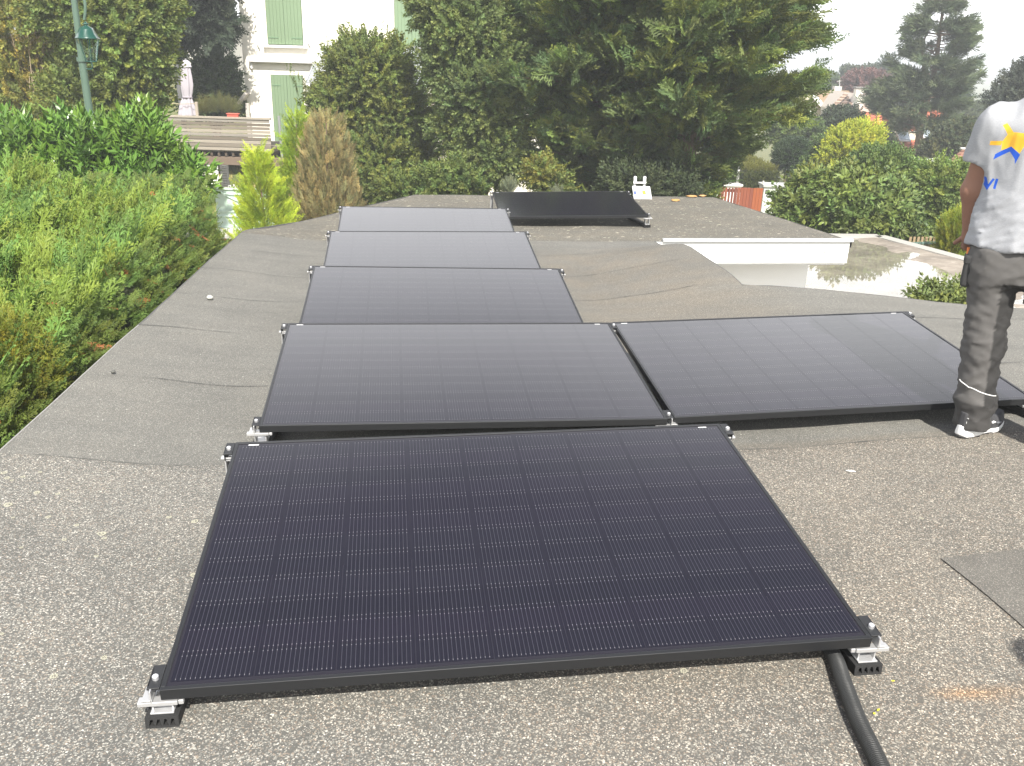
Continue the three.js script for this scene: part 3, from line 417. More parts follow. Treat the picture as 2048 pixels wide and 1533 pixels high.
// upright cone conifers: fronds that sweep up and out from a stem
function cone(name, label, { top, base, d, half, n, geos = thujaFronds, mat, s = [0.8, 1.5], seed, sweep = 0.9, jit, tip = [1.2, 1.15, 0.9], stem = 0.04, lob = 0.25, blunt = 1, core = 0.35 }) {
  const R = rngOf(seed), a = at(...top, d), b = at(...base, d), y0 = groundH(b.x, b.z), o = thing(name, label, 'conifer', [b.x, y0, b.z]), H = a.y - y0, vis = a.y - b.y, w = half * scaleAt(...base, d), pl = [], ax = (t) => V3((a.x - b.x) * t, t * H, (a.z - b.z) * t);
  for (let i = 0; i < n; i++) {
    const t = 1 - Math.pow(R(), 0.62), an = R() * 6.283, prof = w * Math.pow(Math.max(0, 1 - (t * H - (H - vis)) / vis), blunt), lim = t * H < H - vis ? w : prof, q = (R() < core ? 0.3 + 0.5 * R() : 0.75 + 0.3 * R()) * (1 + lob * n3(Math.cos(an) * 1.5, Math.sin(an) * 1.5, t * 5)), r = V3(Math.cos(an), 0, Math.sin(an)), p = ax(t).addScaledVector(r, lim * q);
    if (p.y < H - vis - 0.9) continue;
    pl.push({ p, d: r.multiplyScalar(sweep * (0.7 + 0.5 * R())).add(V3(0, 1, 0)).add(V3(R() - 0.5, R() - 0.5, R() - 0.5).multiplyScalar(0.5)).normalize(), s: lerp(...s, R()), t: R() < 0.6 ? tip : [0.9, 0.95, 0.9] });
  }
  part(o, 'trunk', tube([V3(0, 0, 0), ax(0.5), ax(0.97)], stem, stem * 0.2, 8, 6), barkMat); foliage(o, 'foliage', geos, mat, pl, R, jit); return o;
}
cone('golden_cypress', 'bright yellow-green young cypress beside the pale green gate', { top: [513, 300], base: [540, 465], d: 14.2, half: 44, n: 2500, mat: leafMat([0.40, 0.50, 0.05]), seed: 21, s: [0.55, 1.05], sweep: 0.95, blunt: 0.8, lob: 0.5, core: 0.2 });
cone('golden_cypress', 'yellow-green young cypress standing between the gate cypress and the brown one', { top: [592, 228], base: [585, 440], d: 15.4, half: 30, n: 1500, mat: leafMat([0.33, 0.45, 0.05]), seed: 22, s: [0.6, 1.1], sweep: 0.8, blunt: 0.8, lob: 0.5 });
cone('brown_cypress', 'dried out brown cypress at the left of the far roof edge', { top: [652, 232], base: [648, 425], d: 15.0, half: 62, n: 5200, mat: leafMat([0.275, 0.255, 0.12], 0.8, 0.2), seed: 23, s: [0.4, 0.8], sweep: 0.4, blunt: 0.32, lob: 0.16, jit: { light: 0.5, warm: 0.12, gold: 0.0 }, tip: [1.12, 1.0, 0.9] });

plant('golden_shrub', 'low golden-green cypress bush at the left picture edge below the hedge', 'shrub', { d: 4.2, blobs: [[10, 790, 105, 120], [40, 880, 80, 60], [-30, 720, 90, 70]], geos: thujaFronds, mat: leafMat([0.22, 0.25, 0.03]), n: 2600, trunk: 0.03, seed: 31, opt: { up: 0.9, jitter: 0.35, s: [0.35, 0.7], inner: 0.35 }, jit: { light: 0.3, warm: 0.3 } });
const laurel = plant('laurel_bush', 'large glossy cherry laurel with upright shoots behind the clipped hedge', 'shrub', { d: 11.4, blobs: [[50, 340, 130, 95], [180, 310, 110, 70], [285, 300, 75, 62], [235, 385, 150, 75], [345, 370, 55, 50], [60, 430, 130, 70], [385, 350, 20, 28], [-40, 320, 90, 80]], geos: laurelTwigs, mat: leafMat([0.135, 0.255, 0.04], 0.32, 0.3), n: 3600, trunk: 0.05, seed: 32, opt: { up: 0.75, jitter: 0.6, s: [0.7, 1.2], inner: 0.3, lump: 0.5 }, jit: { light: 0.28, warm: 0.14 } });
{ const R = laurel.R, sh = []; for (const [px, py] of [[262, 262], [280, 225], [300, 245], [225, 262], [180, 275], [150, 290], [60, 300], [20, 290], [330, 300], [350, 325], [385, 335], [245, 275], [110, 290], [-10, 300], [270, 250], [290, 240]]) for (let k = 0; k < 9; k++) { const p = at(px + (R() - 0.5) * 14, py + k * 5 + R() * 4, 11.3 + R() * 0.6).sub(laurel.B); sh.push({ p, d: V3((R() - 0.5) * 0.5, 1, (R() - 0.5) * 0.5).normalize(), s: 0.7 + 0.4 * R() }); } foliage(laurel.o, 'shoots', laurelTwigs, leafMat([0.17, 0.28, 0.05], 0.32, 0.3), sh, R); }

// left background
plant('olive_tree', 'loose olive-green tree with bare pale twigs at the left picture edge', 'tree', { d: 19, blobs: [[20, 60, 120, 90], [60, 190, 130, 90], [130, 240, 120, 70], [-20, 250, 110, 90]], geos: tinyTwigs, mat: leafMat([0.24, 0.255, 0.05]), n: 5200, trunk: 0.09, seed: 41, opt: { s: [1.0, 1.9], lump: 0.35 }, jit: { light: 0.35, warm: 0.3 }, limbs: 12 });
{ const R = rngOf(5), pl = [], B = at(70, 250, 18.4), y = groundH(B.x, B.z), o = thing('bare_shrub', 'tall bare shrub of pale dry twigs in front of the olive-green tree', 'shrub', [B.x, y, B.z]); const gs = []; for (let i = 0; i < 46; i++) { const a = at(60 + (R() - 0.5) * 90, 190, 18.2 + R()).sub(o.position), e = at(40 + (R() - 0.5) * 160, 30 + R() * 100, 18.2 + R()).sub(o.position); gs.push(tube([V3((R() - 0.5) * 0.4, 0, (R() - 0.5) * 0.4), a, e], 0.022, 0.006, 8, 5)); pl.push({ p: a.clone().lerp(e, 0.3 + 0.4 * R()), d: V3(R() - 0.5, 1, R() - 0.5).normalize(), s: 0.8 + R() }); } part(o, 'stems', gs, std([0.36, 0.29, 0.19], 0.9)); foliage(o, 'twigs', bareTwigs, std([0.34, 0.27, 0.17], 0.9), pl, R); }
plant('broadleaf_tree', 'mid-green bushy tree behind the street lamp', 'tree', { d: 18, blobs: [[235, 60, 110, 105], [250, 160, 74, 85], [200, 200, 105, 75], [268, 232, 48, 40], [170, 10, 110, 80], [310, 20, 50, 55]], geos: smallTwigs, mat: leafMat([0.15, 0.205, 0.042]), n: 6200, trunk: 0.12, seed: 42, opt: { s: [0.8, 1.5], lump: 0.35 }, jit: { light: 0.35, warm: 0.25 }, limbs: 10 });
plant('dark_conifer', 'dark conifer hanging in at the top left of the white house', 'tree', { d: 25.5, blobs: [[375, 0, 70, 42], [425, 40, 38, 42], [345, 60, 34, 38], [400, -50, 70, 60]], geos: coniferFronds, mat: leafMat([0.05, 0.075, 0.04]), n: 1500, trunk: 0, seed: 43, opt: { s: [0.8, 1.5], up: -0.2, lump: 0.4 } });
plant('dark_shrub', 'dark green rounded shrub behind the folded parasol', 'shrub', { d: 27, blobs: [[432, 168, 48, 58], [400, 200, 40, 40], [458, 208, 22, 30]], geos: smallTwigs, mat: leafMat([0.07, 0.115, 0.04]), n: 1500, trunk: 0.06, seed: 44, opt: { s: [0.9, 1.6] } });
plant('grassy_plant', 'low grassy plants growing along the deck top beside the parasol', 'plant', { d: 24.7, blobs: [[410, 225, 18, 14], [440, 222, 22, 16], [462, 226, 16, 10]], geos: bareTwigs, mat: leafMat([0.16, 0.17, 0.05]), n: 220, trunk: 0, seed: 45, base: -0.55, opt: { up: 1.6, jitter: 0.3, s: [0.5, 0.9] } });
// in front of the white house
const bigShrub = plant('broadleaf_shrub', 'large rounded green shrub covering the middle of the white house', 'shrub', { d: 19, blobs: [[735, 150, 85, 70], [690, 215, 70, 70], [790, 230, 72, 85], [670, 300, 55, 70], [760, 330, 105, 85], [835, 330, 48, 85], [715, 120, 45, 50], [785, 125, 42, 48], [640, 260, 35, 60]], geos: smallTwigs, mat: leafMat([0.155, 0.205, 0.045]), n: 7200, trunk: 0.09, seed: 46, opt: { s: [0.65, 1.15], lump: 0.3 }, jit: { light: 0.35, warm: 0.22 }, limbs: 9 });
{ const R = rngOf(6), sh = []; for (const [px, py, k2] of [[655, 90, 9], [680, 60, 9], [700, 70, 8], [725, 65, 8], [770, 58, 9], [645, 100, 7], [600, 160, 8], [575, 140, 6], [620, 190, 8], [745, 75, 6]]) for (let k = 0; k < k2 * 2; k++) sh.push({ p: at(px + k * 2.2 + (R() - 0.5) * 7, py + k * 5, 18.7).sub(bigShrub.B), d: V3(0.3 * (R() - 0.5), 1, 0).normalize(), s: 0.35 + 0.2 * R() }); foliage(bigShrub.o, 'shoots', smallTwigs, leafMat([0.14, 0.19, 0.045]), sh, R); }
plant('broadleaf_tree', 'tall leafy tree between the white house and the dark conifer', 'tree', { d: 17.6, blobs: [[930, 50, 85, 80], [890, 130, 52, 60], [965, 190, 85, 95], [900, 255, 45, 40], [985, 300, 75, 75], [870, 10, 55, 55], [1005, 110, 60, 80], [930, 340, 50, 40]], geos: smallTwigs, mat: leafMat([0.145, 0.20, 0.055]), n: 8200, trunk: 0.13, seed: 47, opt: { s: [0.65, 1.2], lump: 0.35 }, jit: { light: 0.3, warm: 0.18 }, limbs: 12 });
plant('ground_shrub', 'low leafy shrubs growing past the far roof edge, left of the dark panel', 'shrub', { d: 15.4, blobs: [[875, 368, 50, 28], [945, 378, 34, 16], [800, 382, 50, 20], [915, 352, 24, 26]], geos: smallTwigs, mat: leafMat([0.13, 0.19, 0.045]), n: 1000, trunk: 0.04, seed: 48, opt: { s: [0.55, 1.0], lump: 0.6, jitter: 0.8 }, jit: { warm: 0.25 } });
plant('ground_shrub', 'low mixed shrub with yellowish sprays under the conifer behind the dark panel', 'shrub', { d: 15.2, blobs: [[1110, 372, 30, 18], [1082, 345, 26, 26]], geos: smallTwigs, mat: leafMat([0.15, 0.19, 0.045]), n: 380, trunk: 0.04, seed: 49, opt: { s: [0.5, 0.95], lump: 0.6, jitter: 0.8 }, jit: { warm: 0.35, light: 0.4 } });
plant('ground_shrub', 'dark shrub under the conifer behind the ladder top', 'shrub', { d: 16.4, blobs: [[1270, 375, 70, 30], [1350, 378, 50, 26]], geos: tinyTwigs, mat: leafMat([0.06, 0.085, 0.03]), n: 1500, trunk: 0.04, seed: 50, opt: { s: [1.0, 1.7] } });
plant('sage_plant', 'small grey-green sage tuft rising above the left end of the dark panel', 'plant', { d: 13.9, blobs: [[1018, 378, 16, 17]], geos: tinyTwigs, mat: leafMat([0.17, 0.20, 0.115]), n: 120, trunk: 0.01, seed: 51, opt: { s: [0.35, 0.6], up: 1.5, jitter: 0.3 } });
plant('sage_plant', 'tiny grey-green plant tips just above the middle of the dark panel', 'plant', { d: 13.9, blobs: [[1108, 384, 5, 6], [1120, 383, 4, 6]], geos: tinyTwigs, mat: leafMat([0.2, 0.23, 0.15]), n: 26, trunk: 0.01, seed: 52, opt: { s: [0.3, 0.4], up: 1.5, jitter: 0.3 } });

// limb built conifers
function limbTree(o, { stems, limbs, geos, mat, R, s, tipTint, sag = 0.2, rise = 0.2, per = 40, spread = 0.35, jit, start = 0.25, flatten = 0.5 }) {
  const pl = [], wood = [];
  for (const st of stems) wood.push(tube(st.pts, st.r, st.r * 0.25, 16, 8));
  for (const l of limbs) {
    const dir = V3(Math.cos(l.az), 0, Math.sin(l.az)), sd = V3(-dir.z, 0, dir.x), pt = (t) => l.o.clone().addScaledVector(dir, l.len * t).add(V3(0, l.len * (rise * t - sag * t * t + (l.tip || 0.12) * t * t * t), 0)), m = Math.round(per * l.len);
    if (l.len > 1) wood.push(tube([pt(0), pt(0.35), pt(0.7), pt(0.95)], 0.02 + 0.012 * l.len, 0.006, 6, 5));
    for (let i = 0; i < m; i++) { const t = start + (1 - start) * Math.pow(R(), 0.8), w = spread * (0.25 + 1.1 * (1 - t)) * l.len * 0.5, k = (R() - 0.5) * 2, p = pt(t).addScaledVector(sd, k * w).add(V3(0, (R() - 0.5) * flatten * 0.5, 0)); pl.push({ p, d: dir.clone().multiplyScalar(0.9).addScaledVector(sd, k * 0.8).add(V3((R() - 0.5) * 0.4, 0.25 + (R() - 0.5) * 0.7, (R() - 0.5) * 0.4)).normalize(), s: lerp(...s, R()), t: R() < 0.3 + 0.3 * Math.sin(l.az * 5 + l.o.y * 3) ? tipTint : l.t }); }
  }
  part(o, 'trunk', wood, barkMat); foliage(o, 'crown', geos, mat, pl, R, jit);
}
{ // the big dark conifer behind the far roof edge
  const R = rngOf(77), b = at(1310, 392, 17.6), o = thing('cypress_tree', 'huge dark spreading cypress with layered feathery branches behind the far panel', 'tree', [b.x, -3.3, b.z]), stems = [], limbs = [];
  for (const [du, H, dd] of [[-0.55, 7.9, 0.3], [0.6, 8.8, 0], [0.3, 8.6, 1.0], [-1.5, 6.9, 0.5], [-1.0, 7.4, 1.4]]) {
    const f = ahead(du, 0, 0).addScaledVector(HD, dd); stems.push({ pts: [f.clone(), f.clone().add(V3(0, H * 0.5, 0)), f.clone().add(V3(0.1, H, 0))], r: 0.2 });
    const N = 140; for (let i = 0; i < N; i++) { const y = 1.0 + (H - 1.2) * Math.pow(i / N, 1.25), Y = y - 3.3, az = R() * 6.283, w = sstep(-2.6, 0.8, Y), top = 1 - sstep(H - 6.3, H - 3.1, Y), len = (0.85 + 1.35 * w) * (0.3 + 0.7 * top) * (0.7 + 0.5 * R()) * (0.55 + 0.45 * sstep(-1.2, 1.3, Y)) * (1 - 0.5 * Math.max(0, Math.cos(az - 0.1)) * (1 - sstep(-0.9, 0.2, Y))); limbs.push({ o: f.clone().setY(y), az, len, tip: 0.05 + 0.25 * R(), t: [1, 1, 1] }); }
  }
  limbTree(o, { stems, limbs, geos: coniferFronds, mat: leafMat([0.118, 0.172, 0.052], 0.6, 0.3), R, s: [0.55, 1.05], tipTint: [1.5, 1.42, 1.0], per: 27, spread: 0.55, sag: 0.25, rise: 0.22, jit: { light: 0.35, warm: 0.3 }, flatten: 0.5 });
}
{ // the tall pine over the red roof
  const d = 42, R = rngOf(78), b = at(1842, 330, d), o = thing('pine_tree', 'tall open pine with two stems in front of the red tiled roof', 'tree', [b.x, groundH(b.x, b.z), b.z]), O = o.position, P = (x, y, dd = d) => at(x, y, dd).sub(O), prof = [[2, 8], [25, 34], [45, 52], [70, 62], [100, 66], [130, 72], [160, 76], [185, 78], [205, 92], [225, 98], [250, 86], [275, 50], [300, 24]], limbs = [], k = scaleAt(1842, 150, d);
  const wAt = (y) => { for (let i = 1; i < prof.length; i++) if (y <= prof[i][0]) return lerp(prof[i - 1][1], prof[i][1], (y - prof[i - 1][0]) / (prof[i][0] - prof[i - 1][0])); return 30; };
  for (let i = 0; i < 104; i++) { const y = 4 + 262 * Math.pow(R(), 1.15), az = R() * 6.283, left = y > 195 && y < 265; limbs.push({ o: P(left ? 1835 : lerp(1886, 1850, Math.min(1, y / 200)), y + 4), az, len: wAt(y) * k * (0.7 + 0.35 * R()), tip: 0.2, t: [1, 1, 1] }); }
  limbTree(o, { stems: [{ pts: [V3(0, 0, 0), P(1843, 250), P(1868, 150), P(1888, 6)], r: 0.24 }, { pts: [P(1843, 250), P(1850, 170), P(1846, 90), P(1858, 60)], r: 0.13 }], limbs, geos: needleTufts, mat: leafMat([0.105, 0.14, 0.072], 0.7, 0.2), R, s: [0.75, 1.25], tipTint: [1.25, 1.25, 1.1], per: 13, spread: 0.6, sag: 0.1, rise: 0.12, jit: { light: 0.3 }, flatten: 0.5, start: 0.35 });
}
// right garden, near to far
plant('roof_edge_plant', 'leafy shrub tips reaching over the near edge of the lower roof beside the worker', 'plant', { d: 6.75, blobs: [[1858, 597, 26, 12], [1908, 592, 24, 24], [1885, 610, 50, 14], [1940, 605, 20, 18]], geos: broadTwigs, mat: leafMat([0.17, 0.22, 0.06]), n: 170, trunk: 0.015, seed: 61, base: -1.1, opt: { s: [0.3, 0.52], up: 0.9 } });
const lilac = [0.17, 0.24, 0.062];
plant('leafy_shrub', 'broad-leaved shrub mass just past the right roof edge, nearest the red-brown fence', 'shrub', { d: 15.6, blobs: [[1610, 420, 58, 48], [1650, 440, 70, 52], [1575, 440, 30, 26], [1630, 380, 46, 38]], geos: broadTwigs, mat: leafMat(lilac, 0.5), n: 2300, trunk: 0.05, seed: 62, opt: { s: [0.6, 1.15], lump: 0.6, jitter: 0.8 }, jit: { light: 0.3, warm: 0.2 } });
plant('leafy_shrub', 'large broad-leaved shrub behind the lower roof, in front of the rounded vine bush', 'shrub', { d: 15.0, blobs: [[1715, 430, 75, 62], [1775, 420, 58, 62], [1700, 385, 60, 45], [1790, 465, 50, 22]], geos: broadTwigs, mat: leafMat([0.145, 0.215, 0.055], 0.5), n: 2800, trunk: 0.05, seed: 63, opt: { s: [0.6, 1.15], lump: 0.55, jitter: 0.8 }, jit: { light: 0.3, warm: 0.18 } });
plant('vine_bush', 'dome-shaped vine-covered bush right of the yellow bamboo', 'shrub', { d: 20, blobs: [[1765, 345, 68, 46], [1800, 375, 38, 50], [1725, 365, 45, 45]], geos: smallTwigs, mat: leafMat([0.125, 0.20, 0.045]), n: 2600, trunk: 0.05, seed: 64, opt: { s: [0.7, 1.1], inner: 0.3, lump: 0.14 }, jit: { warm: 0.15 } });
plant('leafy_shrub', 'light green leafy hedge left of the worker, below the brown shed roof', 'shrub', { d: 18, blobs: [[1880, 375, 58, 48], [1935, 390, 50, 60], [1840, 410, 38, 45], [1870, 440, 48, 22]], geos: smallTwigs, mat: leafMat([0.18, 0.26, 0.055]), n: 3000, trunk: 0.05, seed: 65, opt: { s: [0.65, 1.2], lump: 0.5, jitter: 0.7 }, jit: { light: 0.25, warm: 0.2 } });
plant('golden_ball_cypress', 'rounded golden-tipped cypress ball beside the worker, behind the lower roof', 'shrub', { d: 13.4, blobs: [[1925, 480, 52, 56], [1935, 520, 60, 30]], geos: thujaFronds, mat: leafMat([0.27, 0.33, 0.03]), n: 2300, trunk: 0.04, seed: 66, opt: { s: [0.5, 0.9], up: 1.1, jitter: 0.3, inner: 0.3, lump: 0.12 }, jit: { warm: 0.25 } });
plant('bamboo_clump', 'bright yellow-green bamboo clump in the right garden', 'shrub', { d: 27, blobs: [[1695, 298, 42, 40], [1738, 292, 22, 42], [1668, 320, 28, 28], [1725, 335, 36, 26], [1715, 280, 28, 26]], geos: tinyTwigs, mat: leafMat([0.44, 0.50, 0.05], 0.6, 0.45), n: 2600, trunk: 0.03, seed: 67, opt: { s: [1.1, 1.9], up: 0.9, lump: 0.35 }, jit: { light: 0.25, warm: 0.15 } });
plant('small_tree', 'small leafy tree left of the bamboo in the right garden', 'tree', { d: 28, blobs: [[1660, 300, 32, 26], [1640, 340, 34, 34], [1610, 360, 26, 20]], geos: smallTwigs, mat: leafMat([0.10, 0.165, 0.042]), n: 1300, trunk: 0.05, seed: 68, opt: { s: [0.8, 1.3] } });
plant('round_bush', 'clipped dark green round bush in the right garden beyond the fence', 'shrub', { d: 31, blobs: [[1588, 312, 41, 33]], geos: tinyTwigs, mat: leafMat([0.045, 0.085, 0.03], 0.45), n: 1900, trunk: 0.05, seed: 69, opt: { s: [0.9, 1.3], lump: 0.05, inner: 0.3 } });
plant('grass_clump', 'grey-green ornamental grass clump right of the round dark bush', 'plant', { d: 31.5, blobs: [[1622, 322, 18, 20]], geos: bareTwigs, mat: leafMat([0.22, 0.23, 0.14]), n: 260, trunk: 0, seed: 70, opt: { s: [0.9, 1.3], up: 1.5, jitter: 0.25 } });
plant('yellow_shrub', 'small yellowish shrub below the ornamental grass', 'shrub', { d: 27, blobs: [[1632, 345, 14, 16], [1625, 362, 16, 12]], geos: tinyTwigs, mat: leafMat([0.26, 0.28, 0.05]), n: 260, trunk: 0.02, seed: 71, opt: { s: [0.8, 1.2] } });
plant('bushy_tree', 'pale green bushy tree seen under the right side of the conifer', 'tree', { d: 37, blobs: [[1580, 240, 26, 30], [1570, 262, 30, 22], [1620, 265, 20, 12]], geos: smallTwigs, mat: leafMat([0.105, 0.165, 0.045]), n: 1300, trunk: 0.08, seed: 72, opt: { s: [1.1, 1.8] } });
plant('dark_bush', 'dark green bush in front of the grey tiled roof', 'shrub', { d: 38, blobs: [[1675, 252, 32, 28], [1700, 248, 20, 22], [1655, 275, 18, 14], [1762, 290, 22, 16]], geos: smallTwigs, mat: leafMat([0.045, 0.07, 0.035]), n: 1700, trunk: 0.06, seed: 73, opt: { s: [1.1, 1.8] } });
plant('bushy_tree', 'olive-green bush right of the pine trunk, above the shed', 'tree', { d: 35, blobs: [[1898, 282, 36, 26], [1930, 268, 30, 20], [1868, 304, 26, 16], [1915, 302, 34, 18]], geos: smallTwigs, mat: leafMat([0.08, 0.105, 0.045]), n: 1900, trunk: 0.07, seed: 74, opt: { s: [1.0, 1.6], lump: 0.35 }, jit: { warm: 0.3 } });
plant('purple_tree', 'purple-leaved tree behind the chimney of the grey tiled roof', 'tree', { d: 68, blobs: [[1735, 168, 44, 14], [1710, 174, 24, 10], [1765, 174, 26, 10]], geos: smallTwigs, mat: leafMat([0.16, 0.085, 0.08]), n: 700, trunk: 0.1, seed: 75, opt: { s: [1.8, 2.8] } });
plant('distant_tree', 'distant green tree behind the tan roof, beside the conifer', 'tree', { d: 72, blobs: [[1632, 168, 36, 20], [1660, 172, 22, 12], [1610, 180, 30, 20]], geos: smallTwigs, mat: leafMat([0.085, 0.125, 0.06]), n: 800, trunk: 0.12, seed: 76, opt: { s: [1.8, 2.8] } });
plant('distant_tree', 'distant trees behind the purple-leaved tree', 'tree', { d: 80, blobs: [[1700, 156, 32, 10], [1745, 152, 26, 9], [1775, 140, 20, 18], [1790, 165, 24, 20]], geos: smallTwigs, mat: leafMat([0.07, 0.10, 0.06]), n: 900, trunk: 0.12, seed: 77, opt: { s: [2.0, 3.0] } });
plant('distant_tree', 'blue-green distant tree directly behind the tall pine', 'tree', { d: 62, blobs: [[1890, 170, 46, 26], [1905, 195, 36, 26], [1820, 185, 34, 22]], geos: smallTwigs, mat: leafMat([0.06, 0.10, 0.065]), n: 1300, trunk: 0.12, seed: 78, opt: { s: [1.8, 2.8] } });
plant('distant_tree', 'grey-green tree above the shoulder of the worker', 'tree', { d: 36, blobs: [[2040, 175, 38, 40], [2000, 198, 26, 22], [2075, 150, 40, 50]], geos: smallTwigs, mat: leafMat([0.07, 0.09, 0.06]), n: 1300, trunk: 0.1, seed: 79, opt: { s: [1.0, 1.7] } });
plant('distant_tree', 'low pale hedge line of trees left of the worker shoulder', 'tree', { d: 60, blobs: [[1950, 232, 34, 14], [1975, 222, 20, 12], [1925, 240, 24, 14], [1990, 240, 30, 16]], geos: smallTwigs, mat: leafMat([0.11, 0.15, 0.08]), n: 700, trunk: 0.08, seed: 80, opt: { s: [1.6, 2.4] } });
function boxHedge(label, px0, px1, py0, py1, d, depth, mat, n, seed, topT) { // clipped box hedge facing back at the camera
  const R = rngOf(seed), o = thingV('box_hedge', label, 'hedge', (px0 + px1) / 2, py1, d), a = o.loc(px0, py0), b = o.loc(px1, py1), gy = groundH(o.position.x, o.position.z) - o.position.y, pl = [], w = b.x - a.x, h = a.y - gy;
  part(o, 'dark_core', box(w - 0.12, h - 0.08, depth - 0.12, (a.x + b.x) / 2, gy + h / 2 - 0.04, -depth / 2), std([0.05, 0.06, 0.025], 1));  // added filler box in a dark colour, stands for the shaded interior
  for (let i = 0; i < n; i++) { const f = R(), p = V3(0, 0, 0), dd = V3(R() - 0.5, R() - 0.5, R() - 0.5); let t; if (f < 0.4) { p.set(lerp(a.x, b.x, R()), gy + h * R(), 0); dd.z += 1; } else if (f < 0.8) { p.set(lerp(a.x, b.x, R()), gy + h, -depth * R()); dd.y += 1; t = topT; } else { p.set(R() < 0.5 ? a.x : b.x, gy + h * R(), -depth * R()); dd.x += p.x > (a.x + b.x) / 2 ? 1 : -1; } p.add(V3(R() - 0.5, R() - 0.5, R() - 0.5).multiplyScalar(0.06)); pl.push({ p, d: dd.normalize(), s: 0.5 + 0.3 * R(), t }); }
  foliage(o, 'foliage', tinyTwigs, mat, pl, R); return o;
}
boxHedge('clipped box hedge with yellow-green top behind the white gate post', 1489, 1553, 342, 380, 28, 4.5, leafMat([0.085, 0.105, 0.02]), 4200, 91, [1.9, 1.6, 1.0]);
boxHedge('bright green clipped hedge strip below the cream house', 1596, 1700, 272, 285, 46, 1.4, leafMat([0.11, 0.19, 0.03]), 1500, 92, [1.3, 1.2, 1]);
// ---------------------------------------------------------------- buildings and street furniture
function slab(pts, t = 0.12) { // flat polygon of points (seen counter-clockwise) given thickness t behind it
  const n = V3(0, 0, 0); for (let i = 1; i + 1 < pts.length; i++) n.add(pts[i].clone().sub(pts[0]).cross(pts[i + 1].clone().sub(pts[0]))); n.normalize();
  const P = [], tri = (a, b, c) => P.push(...a.toArray(), ...b.toArray(), ...c.toArray()), bk = pts.map((p) => p.clone().addScaledVector(n, -t));
  for (let i = 1; i + 1 < pts.length; i++) { tri(pts[0], pts[i], pts[i + 1]); tri(bk[0], bk[i + 1], bk[i]); }
  pts.forEach((p, i) => { const j = (i + 1) % pts.length; tri(p, bk[i], bk[j]); tri(p, bk[j], pts[j]); });
  const g = new THREE.BufferGeometry(); g.setAttribute('position', new THREE.Float32BufferAttribute(P, 3)); g.computeVertexNormals();
  const e1 = pts[1].clone().sub(pts[0]).normalize(), e2 = n.clone().cross(e1), U = []; for (let i = 0; i < P.length; i += 3) { const q = V3(P[i], P[i + 1], P[i + 2]).sub(pts[0]); U.push(q.dot(e1), q.dot(e2)); } g.setAttribute('uv', new THREE.Float32BufferAttribute(U, 2)); return g;
}
const renderTex = canvasTex(512, 512, (g, w, h) => { const R = rngOf(4); g.fillStyle = 'rgb(238,232,220)'; g.fillRect(0, 0, w, h); for (let i = 0; i < 9000; i++) { const v = 215 + R() * 40; g.fillStyle = `rgba(${v | 0},${(v - 5) | 0},${(v - 16) | 0},0.4)`; g.fillRect(R() * w, R() * h, 1 + R() * 3, 1 + R() * 3); } }); renderTex.repeat.set(0.5, 0.5);
const wallMat = new THREE.MeshStandardMaterial({ map: renderTex, bumpMap: renderTex, bumpScale: 0.004, roughness: 0.9 });
const trimWhite = std([0.80, 0.79, 0.77], 0.6), shutterMat = std([0.175, 0.25, 0.145], 0.6), darkIn = std([0.03, 0.03, 0.028], 0.9);
